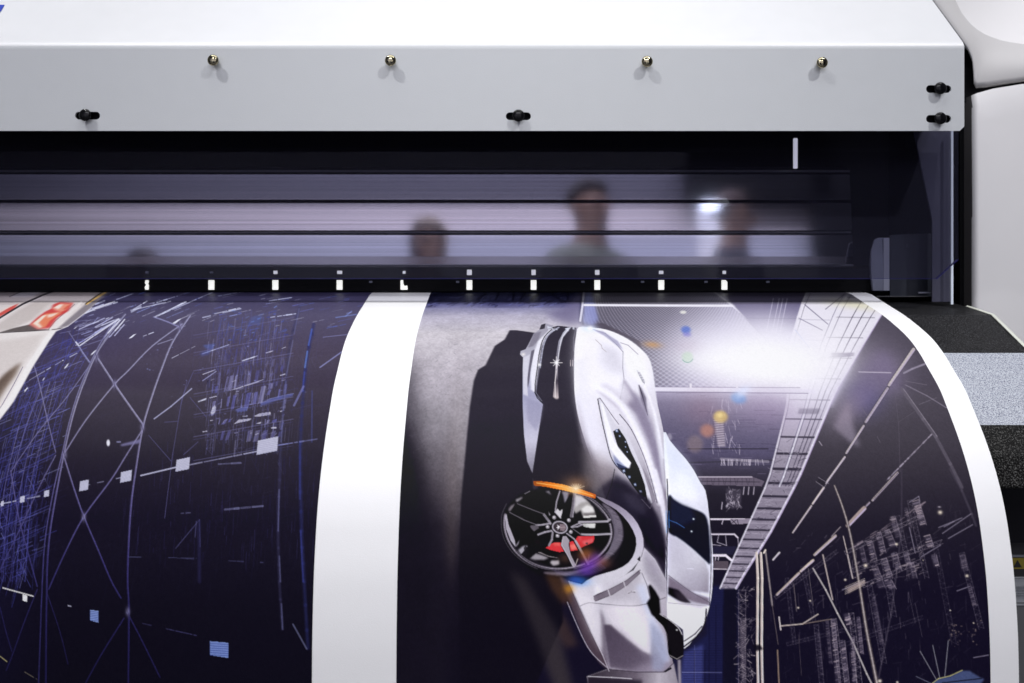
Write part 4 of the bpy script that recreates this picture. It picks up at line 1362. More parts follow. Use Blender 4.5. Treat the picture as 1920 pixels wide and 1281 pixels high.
    # roof, windscreen
    roof = za((1612, 868), (1650, 915), (1700, 975), (1745, 1025), (1795, 1095), (1835, 1170)) + zb_((1862, 130), (1882, 250), (1898, 400), (1908, 560), (1902, 720), (1886, 820), (1850, 930), (1800, 1005), (1733, 1075), (1728, 960), (1640, 900), (1625, 860), (1622, 600), (1632, 300), (1625, 100))
    K.poly(roof, grad((1250, 830), (1330, 960), (0, (226, 230, 242)), (.5, (236, 238, 248)), (1, (214, 214, 226))), .7, smooth=2)
    K.poly(zb_((1640, 160), (1668, 178), (1720, 212), (1790, 238), (1845, 262), (1872, 300), (1886, 400), (1892, 560), (1870, 555), (1815, 505), (1740, 440), (1680, 400), (1640, 375)), (34, 36, 52), 1.2, smooth=2)
    K.poly(zb_((1640, 165), (1690, 195), (1780, 238), (1800, 300), (1720, 340), (1640, 330)), (54, 58, 80), 5, .6)
    K.line(zb_((1645, 305), (1690, 322), (1735, 350)), 1.4, (90, 130, 190), .7)
    K.line(zb_((1642, 250), (1644, 350)), 1.3, (110, 160, 220), .7)
    K.poly(zb_((1640, 380), (1700, 420), (1790, 485), (1860, 555), (1882, 620), (1880, 740), (1850, 735), (1760, 725), (1638, 705)), grad(zb_((1650, 400))[0], zb_((1850, 740))[0], (0, (196, 194, 208)), (.5, (204, 203, 212)), (1, (150, 144, 156))), 2.0)
    K.poly(zb_((1640, 640), (1720, 690), (1800, 745), (1880, 770), (1884, 815), (1780, 790), (1640, 715)), (122, 112, 126), 1.5, .9)
    K.poly(zb_((1638, 705), (1700, 722), (1775, 800), (1720, 800), (1638, 748)), (20, 17, 24), 1)
    K.line(zb_((1640, 635), (1760, 725), (1890, 800)), 1.1, (84, 78, 92), .8)
    K.line(zb_((1870, 140), (1888, 300), (1897, 500), (1893, 680), (1884, 815)), 1.3, (40, 36, 48), .8)
    for x, y in ((1790, 298), (1778, 372)):
        K.glow(*zb_((x, y))[0], 1.8, 1.6, (240, 248, 255), .95)
    K.line(zb_((1752, 594), (1790, 596)), 1.6, (235, 235, 245), .8)
    K.poly(zb_((1640, 770), (1740, 800), (1870, 820), (1862, 900), (1835, 960), (1735, 1045), (1728, 960), (1640, 900)), (226, 224, 232), 1)
    K.line(zb_((1640, 800), (1866, 818)), 1.1, (150, 144, 156), .8)
    K.line(zb_((1866, 838), (1858, 920), (1820, 990), (1733, 1062)), 2.6, (26, 22, 30), .9, smooth=3)
    K.line(zb_((1736, 1028), (1800, 985), (1840, 940)), 2, (26, 22, 30), .85)
    K.line(zb_((1632, 60), (1638, 240), (1632, 420), (1628, 680), (1626, 870)), 2, (46, 42, 54), .9)
    K.line(zb_((1626, 250), (1628, 380)), 2, (150, 180, 220), .7)

    # --- wheel
    def we(rx, ry, a0=0, a1=360, dx=0, dy=0, n=56):
        c = zb_((985 + dx, 365 + dy))[0]
        return K.ell(c[0], c[1], rx / 3.195, ry / 3.195, R(18), a0, a1, n)
    K.poly(we(430, 285, dx=75, dy=45), (14, 11, 17), 3, .95)                      # wheel well
    # wheel-arch lip
    arch = zb_((1205, 160), (1300, 195), (1390, 250), (1455, 325), (1490, 420), (1478, 520), (1420, 600), (1340, 655), (1230, 690), (1180, 700), (1120, 690),
               (1200, 640), (1320, 605), (1400, 560), (1440, 490), (1445, 410), (1400, 320), (1330, 245), (1262, 205))
    K.poly(arch, grad(zb_((1250, 170))[0], zb_((1330, 680))[0], (0, (136, 128, 144)), (.4, (186, 180, 196)), (.75, (200, 196, 206)), (1, (214, 212, 220))), .8, smooth=2)
    K.poly(we(352, 246, dx=28, dy=16), (24, 21, 28), 1)                            # tyre
    K.poly(zw((1330, 340), (1450, 400), (1540, 500), (1585, 640), (1580, 790), (1500, 920), (1400, 1010), (1280, 1090), (1080, 1170), (900, 1215), (700, 1200), (640, 1170), (900, 1170), (1100, 1130), (1250, 1060), (1380, 940), (1460, 800), (1480, 660), (1450, 520), (1390, 420)), (112, 104, 118), 1.6, .95, smooth=3)
    for k in range(46):
        t = k / 45
        p = catmull(zw((1380, 380), (1500, 480), (1560, 640), (1540, 820), (1420, 980), (1280, 1080), (1080, 1160), (860, 1200)), 8, False)[int(t * 55)]
        K.line([(p[0] - 5, p[1] - 1), (p[0] + 4, p[1] + 2)], .9, rnd.choice([(70, 64, 74), (140, 132, 146)]), .5)
    K.line(zw((190, 350), (135, 480), (130, 640), (170, 790), (260, 930), (400, 1050), (560, 1130)), 1.4, (74, 70, 78), .8, smooth=4)
    K.poly(we(322, 222), (13, 11, 15), .6)                                         # barrel behind the spokes
    rim = zw((1000, 225), (1150, 270), (1270, 350), (1370, 460), (1425, 560), (1450, 690), (1430, 800), (1370, 900), (1280, 990), (1160, 1060), (1020, 1105), (860, 1130), (700, 1125), (540, 1085), (400, 1010), (290, 910), (220, 800), (180, 690), (165, 580), (175, 480))
    K.line(rim, 4.6, (112, 105, 116), .9, .8, smooth=4)
    K.line(rim, 1.2, (178, 170, 182), .8, .5, smooth=4)
    K.line([(x + 2.4, y + 1.2) for x, y in rim], 1.2, (24, 21, 28), .9, smooth=4)
    K.line(zw((1060, 230), (1200, 280), (1310, 360), (1420, 480), (1480, 620), (1490, 740), (1440, 880), (1330, 1000), (1180, 1080), (1000, 1130)), 1.6, (104, 97, 112), .8, smooth=4)
    for k in range(12):
        K.glow(*zw((1200 + k * 13, 300 + k * 14))[0], 1.0, .8, (150, 144, 154), .7)
    # brake disc and bright gaps
    K.poly(zw((1010, 240), (1090, 260), (1180, 330), (1240, 420), (1265, 510), (1110, 515), (1080, 430), (1020, 470), (990, 420)), (176, 172, 170), 1, .95)
    K.poly(zw((1020, 245), (1090, 265), (1160, 320), (1080, 340), (1010, 400)), (214, 210, 214), 2, .8)
    K.poly(zw((1085, 415), (1150, 365), (1225, 385), (1245, 450), (1120, 460)), (232, 230, 228), 1.2, .9)
    K.poly(zw((1110, 470), (1255, 460), (1262, 488), (1115, 492)), (84, 78, 80), 1.2, .8)
    K.poly(zw((1112, 494), (1264, 490), (1266, 514), (1112, 516)), (224, 222, 218), .6, .9)
    K.poly(zw((1100, 580), (1260, 576), (1250, 640), (1200, 640), (1115, 625)), (196, 196, 194), .8, .95)
    K.poly(zw((1140, 600), (1255, 580), (1248, 634), (1200, 634)), (228, 228, 224), 1, .7)
    K.poly(zw((850, 200), (940, 210), (925, 290), (890, 350), (870, 250)), (150, 146, 160), 1.6, .9)
    K.poly(zw((940, 215), (1000, 225), (960, 320), (925, 330)), (110, 66, 50), 2, .6)
    K.poly(zw((650, 205), (700, 195), (745, 270), (720, 240)), (176, 170, 180), 1, .7)
    K.poly(zw((300, 300), (385, 265), (380, 285), (310, 335)), (178, 172, 178), 1, .85)
    K.poly(zw((210, 420), (240, 375), (300, 345), (280, 390), (225, 450)), (140, 132, 138), 1, .85)
    K.line(zw((410, 230), (470, 200)), 1.3, (150, 144, 152), .8)
    K.poly(zw((335, 490), (390, 465), (440, 480), (470, 530), (400, 530)), (150, 140, 132), 2, .85)
    K.poly(zw((695, 440), (720, 490), (700, 485)), (170, 164, 172), .8, .8)
    K.poly(zw((172, 500), (190, 470), (215, 600), (290, 790), (300, 870), (240, 790), (185, 650)), (178, 172, 184), .8, .95)
    K.poly(zw((298, 850), (345, 785), (335, 830), (310, 866)), (130, 124, 134), .6, .85)
    K.poly(zw((328, 910), (380, 860), (440, 850), (450, 890), (420, 980), (360, 950)), (178, 174, 184), 1.2, .9)
    K.poly(zw((395, 880), (420, 850), (440, 880), (400, 905)), (36, 32, 38), .8, .9)
    K.poly(zw((470, 1005), (540, 945), (600, 960), (700, 1000), (640, 1022), (540, 1025)), (164, 158, 164), 1, .9)
    K.poly(zw((560, 930), (600, 930), (680, 970), (820, 1000), (820, 1010), (680, 985)), (140, 132, 136), .8, .85)
    K.line(zw((600, 950), (700, 990), (830, 1008)), 1, (18, 14, 18), .9)
    K.poly(zw((720, 1035), (820, 1025), (826, 1075), (750, 1095), (715, 1060)), (206, 198, 202), 1.4, .85)
    K.glow(*zw((900, 1000))[0], 13, 9, (86, 60, 46), .6)
    # red caliper
    K.poly(zw((530, 790), (570, 780), (595, 810), (580, 835), (540, 825)), (130, 40, 44), 1, .9)
    K.poly(zw((660, 880), (740, 820), (840, 815), (930, 815), (1010, 790), (1045, 740), (1240, 735), (1245, 770), (1225, 815), (1120, 860), (1040, 905), (960, 918), (820, 928), (720, 905)), (206, 52, 58), .7)
    K.poly(zw((740, 820), (825, 818), (850, 850), (760, 850)), (226, 100, 92), 1, .8)
    K.poly(zw((945, 850), (1010, 825), (1040, 890), (975, 905)), (240, 128, 116), 1, .85)
    K.poly(zw((1090, 800), (1225, 765), (1235, 800), (1130, 850)), (222, 104, 108), 1, .8)
    K.poly(zw((1140, 815), (1170, 815), (1165, 840), (1140, 840)), (90, 60, 66), .6, .9)
    K.poly(zw((1046, 745), (1090, 740), (1085, 800), (1060, 790)), (206, 84, 90), 1, .7)
    # five split spokes: dark faces, bright machined edges
    blk, lit, mid_ = (16, 14, 18), (164, 158, 168), (112, 106, 114)
    for q in (((770, 440), (850, 200), (800, 200), (740, 420)), ((860, 400), (950, 230), (1000, 225), (960, 480), (900, 540), (850, 520)), ((700, 570), (620, 470), (300, 340), (240, 440), (540, 610), (690, 600)),
              ((960, 600), (1060, 550), (1430, 545), (1440, 585), (1100, 585)), ((980, 660), (1090, 735), (1440, 725), (1435, 685), (1090, 690)), ((730, 670), (560, 720), (360, 960), (460, 1010), (720, 800)),
              ((890, 700), (1010, 770), (1180, 1060), (1140, 1080), (990, 800)), ((860, 740), (940, 760), (960, 960), (1030, 1110), (980, 1110), (840, 850))):
        K.poly(zw(*q), blk, .6, .95)
    def edge(w, c, *p):
        K.line(zw(*p), w, c, .92, .45)
    edge(2.6, lit, (830, 200), (790, 330), (775, 450), (840, 520))
    K.poly(zw((775, 450), (800, 405), (830, 440), (862, 415), (860, 450), (838, 525)), (206, 202, 206), .5)
    edge(5.2, mid_, (1005, 235), (985, 400), (965, 500))
    edge(2.0, lit, (1015, 235), (1000, 400), (985, 510))
    edge(4.4, (140, 134, 144), (640, 480), (700, 560), (720, 590))
    edge(1.4, mid_, (320, 350), (520, 430), (630, 470), (700, 540))
    edge(1.5, mid_, (230, 455), (400, 545), (545, 600))
    edge(3.2, lit, (550, 608), (620, 602), (715, 585))
    K.poly(zw((470, 615), (560, 605), (580, 640), (520, 680), (490, 650)), (104, 98, 106), .8, .85)
    edge(3.4, lit, (570, 720), (650, 690), (740, 672))
    edge(3.8, (150, 144, 154), (745, 680), (735, 780), (700, 850))
    edge(3.8, (176, 170, 180), (1060, 570), (1400, 562), (1430, 540))
    edge(2.6, lit, (970, 625), (1060, 585), (1100, 600), (1040, 625), (970, 632))
    edge(3.6, (176, 170, 180), (1090, 716), (1200, 722), (1440, 712))
    edge(1.6, mid_, (985, 650), (1085, 720))
    edge(2.4, lit, (905, 700), (1000, 770), (1040, 830))
    edge(4.2, (170, 163, 172), (1020, 800), (1100, 940), (1170, 1070))
    K.poly(zw((870, 740), (905, 735), (945, 790), (935, 840), (960, 960), (1030, 1100), (990, 1110), (920, 970), (845, 850), (855, 790)), (158, 151, 160), .7)
    K.line(zw((870, 745), (850, 840), (925, 970), (990, 1105)), 1.1, (206, 200, 208), .8)
    edge(1.5, (196, 190, 176), (1045, 1010), (1020, 1080))
    edge(1.5, (176, 150, 120), (1180, 965), (1172, 1030))
    # lug nuts and hub badge
    for x, y in ((762, 515), (938, 548), (962, 688), (802, 735), (684, 628)):
        q = zw((x, y))[0]
        K.poly(K.ell(q[0], q[1], 3.6, 3.6, 0), (140, 134, 142), .5)
        K.glow(q[0] - .5, q[1] - .6, 1.6, 1.5, (250, 248, 248), .95)
    hub = zw((830, 632))[0]
    K.poly(K.ell(*hub, 17, 14, R(18)), (22, 19, 24), .6)
    K.line(K.ell(*hub, 13.6, 10.6, R(14)), 2.4, (168, 162, 172), .9, closed=True)
    K.poly(K.ell(*hub, 11.5, 8.6, R(14)), (56, 48, 54), .5)
    K.poly(zw((830, 590), (890, 600), (905, 640), (880, 680), (835, 668), (830, 630)), (128, 112, 118), .5)
    K.poly(zw((795, 596), (812, 612), (832, 620), (824, 640), (800, 668), (806, 640), (785, 640), (805, 625)), (222, 216, 222), .4)
    K.line(zw((835, 636), (895, 630)), 1.0, (200, 180, 184), .7)
    K.glow(*zw((1170, 960))[0], 15, 13, (116, 74, 34), .55)
    K.glow(*zw((1320, 1060))[0], 12, 9, (110, 64, 60), .5)
    K.glow(*zw((1180, 1090))[0], 19, 11, (92, 50, 170), .55, -.5)
    K.glow(*zw((1150, 1170))[0], 16, 7, (70, 30, 150), .6)
    # orange marker light
    K.poly(zb_((830, 70), (900, 74), (1010, 92), (1120, 122), (1206, 152), (1202, 176), (1110, 150), (1000, 124), (900, 104), (834, 98)), grad(zb_((830, 80))[0], zb_((1200, 160))[0], (0, (150, 74, 20)), (.3, (240, 128, 34)), (.6, (255, 190, 90)), (.75, (250, 150, 50)), (1, (206, 100, 34))), .7)
    K.line(zb_((850, 82), (1000, 104), (1190, 160)), 1.4, (255, 206, 120), .8)
    K.glow(*zb_((1085, 118))[0], 10, 8, (255, 232, 180), .95)
    K.glow(*zb_((1085, 90))[0], 24, 15, (206, 150, 104), .45)
    for a in range(20, 180, 20):
        l = rnd.uniform(26, 58)
        K.line(zb_((1085, 120), (1085 + l * math.cos(R(a)), 120 - l * math.sin(R(a)))), .9, (255, 236, 200), .7)

    # --- side of the car below the wheel
    K.poly(zb_((1040, 668), (1130, 690), (1230, 690), (1340, 655), (1430, 605), (1480, 520), (1495, 470), (1560, 540), (1628, 668), (1632, 1000), (1668, 1160), (1700, 1300), (1160, 1300), (1150, 1240), (1275, 1195), (1160, 930)),
           grad(zb_((1100, 700))[0], zb_((1500, 1250))[0], (0, (206, 203, 210)), (.4, (190, 186, 194)), (.7, (168, 162, 172)), (1, (140, 132, 142))), .8)
    K.poly(zb_((1495, 470), (1560, 540), (1628, 668), (1624, 760), (1560, 690), (1500, 620), (1490, 560)), (176, 172, 182), 3, .9)
    K.poly(zb_((1480, 620), (1540, 700), (1570, 790), (1500, 800), (1460, 700)), (206, 204, 212), 4, .8)
    K.poly(zb_((1200, 690), (1330, 655), (1440, 600), (1400, 660), (1290, 720), (1200, 760)), (222, 220, 228), 4, .8)
    K.poly(zb_((1230, 830), (1258, 900), (1270, 1040), (1282, 1195), (1240, 1120), (1240, 960)), (112, 104, 116), 3, .8)
    K.poly(zb_((1252, 930), (1300, 930), (1390, 1010), (1480, 1080), (1540, 1115), (1620, 1075), (1655, 1180), (1600, 1215), (1450, 1210), (1290, 1185)), grad(zb_((1260, 930))[0], zb_((1560, 1200))[0], (0, (92, 84, 96)), (.6, (116, 107, 120)), (1, (150, 142, 156))), 2.5)
    K.poly(zb_((1248, 825), (1380, 820), (1500, 815), (1552, 900), (1535, 1112), (1480, 1085), (1390, 1015), (1300, 935)), (204, 199, 206), 3)
    K.poly(zb_((1440, 690), (1500, 690), (1545, 860), (1620, 1000), (1650, 1150), (1600, 1150), (1540, 1010), (1500, 850)), (196, 200, 218), 5, .8)
    K.poly(zb_((1530, 900), (1600, 990), (1640, 1120), (1600, 1210), (1545, 1200), (1530, 1050)), (150, 154, 176), 5, .7)
    K.poly(zb_((1155, 1235), (1280, 1195), (1450, 1212), (1620, 1212), (1672, 1160), (1700, 1300), (1160, 1300)), grad(zb_((1200, 1240))[0], zb_((1680, 1260))[0], (0, (72, 66, 74)), (.5, (112, 104, 114)), (.8, (176, 171, 178)), (1, (150, 144, 152))), 1)
    K.line(zb_((1275, 1198), (1450, 1214), (1615, 1214), (1665, 1165)), 1.2, (56, 50, 60), .9)
    K.poly(zb_((1612, 1208), (1655, 1184), (1660, 1195), (1622, 1216)), (40, 36, 46))
    K.poly(zb_((1155, 1246), (1480, 1262), (1480, 1300), (1155, 1300)), (52, 46, 56), 3, .8)
    K.line(zb_((1160, 1240), (1300, 1246), (1420, 1254)), 1.6, (214, 210, 216), .8)
    # door skirt in shade
    K.poly(zb_((985, 640), (1040, 668), (1110, 830), (1180, 985), (1245, 1110), (1285, 1205), (1230, 1165), (1150, 1060), (1060, 830)), (74, 60, 70), 1.2, .95)
    K.poly(zb_((900, 625), (1000, 640), (1040, 690), (1060, 800), (1000, 800), (940, 720)), (84, 54, 34), 8, .6)
    K.line(zb_((1034, 795), (1080, 905), (1140, 1035), (1190, 1110), (1270, 1185)), 1.6, (176, 170, 182), .85, smooth=3)
    K.line(zb_((1042, 672), (1110, 825), (1180, 980), (1245, 1110), (1284, 1208)), 1.4, (220, 216, 224), .7)
    # side vent, seams, badge
    K.poly(zb_((1192, 760), (1215, 745), (1300, 712), (1385, 668), (1462, 604), (1472, 618), (1395, 692), (1305, 750), (1205, 792), (1193, 782)), (120, 112, 122), .8)
    K.line(zb_((1192, 760), (1300, 712), (1385, 668), (1470, 604)), 1.4, (66, 58, 68), .9)
    K.line(zb_((1200, 790), (1305, 750), (1395, 692), (1470, 622)), 1.1, (74, 66, 76), .9)
    for x, y in ((1278, 722), (1372, 676)):
        K.line(zb_((x, y), (x + 12, y + 36)), 2, (214, 210, 216), .9)
    K.poly(zb_((1452, 540), (1470, 518), (1470, 552)), (26, 22, 30))
    K.line(zb_((1105, 822), (1160, 800), (1240, 806), (1400, 818), (1500, 808), (1622, 768)), 1.2, (104, 97, 108), .9, smooth=3)
    K.line(zb_((1480, 620), (1510, 690), (1530, 770)), 1.2, (110, 104, 116), .8)
    K.line(zb_((1400, 742), (1420, 732), (1438, 736)), 2.2, (110, 104, 112), .8)
    K.line(zb_((1395, 738), (1440, 728)), 1, (240, 238, 242), .8)
    # coloured flare under the wheel
    K.glow(*zb_((1165, 565))[0], 17, 15, (120, 56, 176), .45)
    K.glow(*zb_((1205, 530))[0], 12, 10, (120, 70, 170), .5)
    K.glow(*zb_((1110, 672))[0], 18, 8, (52, 124, 214), .6)
    K.glow(*zb_((1075, 660))[0], 14, 8, (50, 90, 200), .6)
    K.glow(*zb_((1045, 715))[0], 10, 9, (210, 140, 30), .6)
    K.glow(*zb_((1140, 510))[0], 12, 11, (150, 84, 40), .55)
    K.glow(*zb_((1255, 560))[0], 14, 10, (130, 80, 60), .4)
    for k in range(22):          # tread blocks catching the flare
        a = we(340, 236, 30 + k * 2.6, 31 + k * 2.6, dx=20, dy=12, n=2)[0]
        K.line([(a[0] - 5, a[1] - 4), (a[0] + 4, a[1] + 4)], 1.1, (120, 104, 140), .5)
    # mirror
    K.poly(zb_((1510, 800), (1532, 770), (1518, 700), (1532, 690), (1562, 730), (1585, 772), (1592, 860), (1565, 890), (1540, 870)), (18, 15, 20), 1)
    K.poly(zb_((1560, 890), (1590, 866), (1640, 895), (1690, 935), (1722, 985), (1730, 1060), (1728, 1118), (1705, 1138), (1668, 1134), (1642, 1112), (1634, 1050), (1626, 980), (1600, 930)), (16, 13, 18), .8, smooth=2)
    K.line(zb_((1590, 868), (1650, 905), (1700, 950), (1722, 990)), 1.6, (206, 202, 208), .85, smooth=3)
    K.line(zb_((1562, 892), (1610, 940), (1632, 990), (1640, 1080)), 1, (120, 112, 120), .8)
    K.line(zb_((1645, 1112), (1690, 1136), (1726, 1116)), 1.2, (176, 170, 170), .8)
    K.glow(*zb_((1690, 962))[0], 1.8, 1.5, (255, 255, 255), .9)
    K.poly(zb_((1695, 1140), (1712, 1140), (1716, 1300), (1700, 1300)), (150, 142, 150), 1)
    # last soft tones over the panels
    K.poly(zn((620, 480), (660, 500), (710, 560), (745, 640), (700, 650), (640, 600)), (206, 214, 232), 14, .45)
    K.poly(zn((650, 560), (700, 590), (735, 650), (720, 680), (660, 650)), (248, 250, 255), 12, .5)
    K.poly(zn((640, 800), (700, 860), (745, 930), (740, 990), (690, 960), (640, 920)), (178, 174, 188), 14, .4)
    K.poly(zn((640, 960), (700, 985), (750, 1005), (745, 1030), (660, 1010)), (128, 118, 130), 8, .4)
    K.poly(zn((400, 940), (470, 930), (520, 900), (540, 930), (500, 990), (430, 1010)), (150, 144, 152), 12, .35)
    K.poly(zn((310, 960), (380, 1000), (400, 1080), (410, 1180), (360, 1100)), (232, 228, 232), 10, .4)
    K.poly(zn((430, 1010), (520, 1010), (560, 1080), (556, 1170), (480, 1110)), (228, 224, 230), 12, .45)
    K.poly(zn((410, 1090), (470, 1110), (540, 1180), (580, 1200), (500, 1235), (430, 1215)), (84, 76, 90), 10, .5)
    K.poly(zn((540, 850), (580, 880), (618, 950), (612, 990), (570, 940)), (142, 136, 148), 9, .45)
    for shape in (body, roof, zb_((1040, 668), (1130, 690), (1230, 690), (1340, 655), (1430, 605), (1480, 520), (1495, 470), (1560, 540), (1628, 668), (1632, 1000), (1668, 1160), (1700, 1300), (1160, 1300), (1150, 1240), (1275, 1195), (1160, 930))):
        s_, cov = K.mask(shape, 2)
        t_ = K.img[s_]
        q_ = np.clip(176 + (t_ - 176) * 1.18, 4, 252)
        K.img[s_] = t_ + (q_ - t_) * cov[..., None]
    # outline of the sheet-metal against the hall
    K.line(za((1265, 250), (1345, 278), (1425, 322), (1492, 380), (1530, 430), (1550, 500), (1564, 600), (1577, 690)), 1.4, (238, 240, 252), .3, smooth=3)
    K.img *= np.interp(K.Y, [553, 566, 572], [.42, .55, 1])[..., None]  # ink along the top edge darkened to paint in the hood's shade
    # ink mottling of the whole picture
    nn = (noise(K.h, K.w, 1.6, 11) - .5) * 9 + (noise(K.h, K.w, 4, 12) - .5) * 4
    K.img += nn[..., None] * np.clip(K.img / 90, .35, 1)


# -------------------------------------------------------------- left picture: blue night view of scaffold towers
def draw_tower_print(K):
    rnd = random.Random(11)
    K.img[:] = grad((0, 540), (0, 1400), (0, (62, 58, 92)), (.06, (88, 83, 110)), (.14, (78, 70, 90)), (.24, (61, 54, 70)), (.36, (42, 37, 51)), (.5, (24, 20, 36)), (.7, (16, 13, 27)), (1, (13, 11, 24)))(K.X, K.Y)
    # cooler toward the left
    K.poly([(-700, 530), (150, 530), (60, 800), (30, 1300), (-700, 1300)], (34, 30, 78), 60, .28)
    K.glow(140, 640, 120, 90, (64, 56, 110), .22, -.4)
    def dash(a, b, w, c, al, fill=.6):
        (x0, y0), (x1, y1) = a, b
        L_ = math.hypot(x1 - x0, y1 - y0)
        t = 0
        while t < 1:
            d = rnd.uniform(3, 26) / L_
            if rnd.random() < fill:
                e = min(1, t + d)
                K.line([(x0 + (x1 - x0) * t, y0 + (y1 - y0) * t), (x0 + (x1 - x0) * e, y0 + (y1 - y0) * e)], w * rnd.uniform(.7, 1.2), c, al * rnd.uniform(.6, 1))
            t += d + rnd.uniform(1, 5) / L_
    wht, blu, lav = (214, 216, 240), (92, 116, 220), (126, 120, 176)
    # facade hatching: many fine verticals left of the first tower and in the middle block
    for _ in range(330):
        x, y = rnd.uniform(-40, 290), rnd.uniform(150, 760)
        if x > 230 - (y - 300) * .18:
            continue
        l = rnd.uniform(14, 70)
        K.line(zl((x, y), (x - l * .22, y + l)), rnd.uniform(.6, 1.4), rnd.choice([(70, 76, 160), (60, 62, 140), (110, 114, 190), (52, 48, 110)]), rnd.uniform(.2, .6))
    for _ in range(150):
        x, y = rnd.uniform(-40, 230), rnd.uniform(200, 900)
        if x > 230 - (y - 300) * .15:
            continue
        l = rnd.uniform(10, 60)
        K.line(zl((x, y), (x + l, y - l * .42)), rnd.uniform(.6, 1.6), rnd.choice([(120, 128, 215), (170, 176, 232), (64, 66, 150)]), rnd.uniform(.2, .65))
    for k in range(70):
        x = rnd.uniform(-20, 120)
        y = rnd.uniform(600, 900)
        K.line(zl((x, y), (x - 3, y + rnd.uniform(30, 110))), 1, (62, 66, 150), rnd.uniform(.25, .6))
    # middle block
    for _ in range(260):
        x = rnd.uniform(650, 905)
        y = rnd.uniform(130, 520)
        l = rnd.uniform(14, 60)
        c = rnd.choice([(92, 92, 140), (120, 118, 160), (70, 72, 130), (150, 148, 184)])
        K.line(zl((x, y), (x - l * .10, y + l)), rnd.uniform(.7, 2.0), c, rnd.uniform(.15, .55))
    lv = [(128, 126, 172), (150, 148, 186), (112, 112, 176), (96, 96, 164)]
    # lit strips of the facade: (x top, x bottom, y top, y bottom, width)
    for x0, x1, y0, y1, w in ((230, 210, 420, 590, 34), (335, 290, 470, 680, 18), (395, 355, 460, 660, 52), (455, 430, 460, 640, 34), (480, 465, 330, 440, 22), (345, 325, 370, 450, 18), (570, 555, 450, 600, 14), (630, 610, 400, 580, 44), (740, 710, 390, 560, 46),
                              (830, 820, 400, 500, 34), (930, 910, 430, 470, 50), (160, 130, 800, 990, 40), (255, 245, 770, 890, 12), (350, 330, 740, 870, 28), (430, 395, 720, 910, 40), (540, 510, 700, 890, 14), (620, 580, 690, 890, 62), (670, 655, 690, 850, 14), (715, 690, 680, 840, 46),
                              (815, 770, 600, 830, 62), (915, 900, 565, 640, 58), (900, 870, 650, 720, 40), (1030, 1010, 640, 760, 22), (1110, 1095, 575, 700, 40), (1100, 1085, 780, 900, 34), (990, 985, 540, 600, 24), (140, 130, 590, 690, 12), (190, 175, 600, 690, 34),
                              (230, 215, 1040, 1110, 16), (320, 270, 1040, 1110, 44), (370, 350, 1040, 1080, 28), (280, 250, 1200, 1320, 40), (360, 320, 1200, 1320, 44), (200, 190, 1220, 1300, 10), (640, 610, 1190, 1340, 60), (740, 700, 1190, 1340, 62), (840, 810, 1190, 1340, 60), (950, 920, 1200, 1330, 60),
                              (1040, 1020, 1210, 1280, 40), (880, 870, 1050, 1090, 36), (965, 950, 1045, 1085, 60), (1070, 1045, 1080, 1180, 30), (1080, 1070, 975, 1000, 30), (840, 830, 1040, 1150, 12),
                              (460, 430, 100, 280, 26), (540, 510, 110, 250, 30), (715, 690, 80, 180, 30), (790, 780, 260, 340, 12), (870, 850, 260, 340, 22), (950, 930, 240, 340, 36), (1060, 1040, 220, 320, 30), (1060, 1050, 340, 400, 34), (600, 580, 140, 330, 14), (660, 640, 120, 300, 10), (310, 285, 120, 260, 14)):
        c = rnd.choice(lv)
        al = .34 if y1 < 350 else (.5 if y1 < 610 or y0 > 1150 else .8)
        K.poly(zm((x0 - w / 2, y0 + w * .12), (x0 + w / 2, y0 - w * .12), (x1 + w / 2, y1 - w * .1), (x1 - w / 2, y1 + w * .1)), c, .7, al)
        for k in range(int(w / 13)):
            f = rnd.uniform(-.4, .4)
            K.line(zm((x0 + w * f, y0), (x1 + w * f, y1)), .8, (70, 64, 110), .6)
    K.poly(zm((130, 890), (160, 855), (180, 880), (170, 950), (125, 990), (105, 960)), (196, 196, 214), .8, .95)
    for q in (((330, 668), (460, 640), (545, 610), (540, 596), (450, 630)), ((550, 608), (700, 565), (820, 512), (790, 516), (560, 590)), ((1030, 455), (1105, 430), (1105, 448), (1035, 466)), ((90, 752), (190, 728), (192, 740), (95, 764)), ((-20, 790), (45, 765), (45, 785), (-20, 802)),
              ((680, 1002), (760, 965), (905, 945), (910, 978), (860, 990), (760, 1005)), ((415, 1108), (480, 1050), (660, 1030), (620, 1062), (500, 1084)), ((0, 1205), (60, 1195), (62, 1206), (0, 1216)), ((520, 262), (620, 232), (622, 240), (525, 270)), ((635, 225), (735, 190), (735, 202), (640, 236)), ((835, 155), (940, 122), (940, 138), (845, 166)), ((1050, 100), (1110, 74), (1110, 84), (1060, 104)),
              ((0, 440), (170, 376), (172, 388), (0, 452)), ((100, 1055), (140, 1050), (140, 1062), (104, 1066)), ((530, 1000), (600, 994), (600, 1004), (532, 1006)), ((700, 1105), (780, 1075), (782, 1098), (712, 1106)), ((910, 1150), (985, 1145), (985, 1165), (915, 1165)), ((1030, 930), (1068, 925), (1068, 940), (1034, 944))):
        K.poly(zm(*q), (188, 186, 208), .5, .9)
    for q in (((775, 830), (900, 770), (1100, 720), (1215, 700), (1200, 730), (1000, 790), (780, 860)), ((440, 920), (520, 885), (600, 880), (590, 930), (470, 950))):
        K.poly(zm(*q), (92, 100, 172), .8, .75)
        K.line(zm(*q[:4]), 1, (150, 158, 214), .6)
    K.line(zm((0, 170), (130, 125), (350, 50)), 1.8, (190, 196, 232), .8)
    K.line(zm((0, 530), (180, 405)), 1.6, (170, 172, 216), .8)
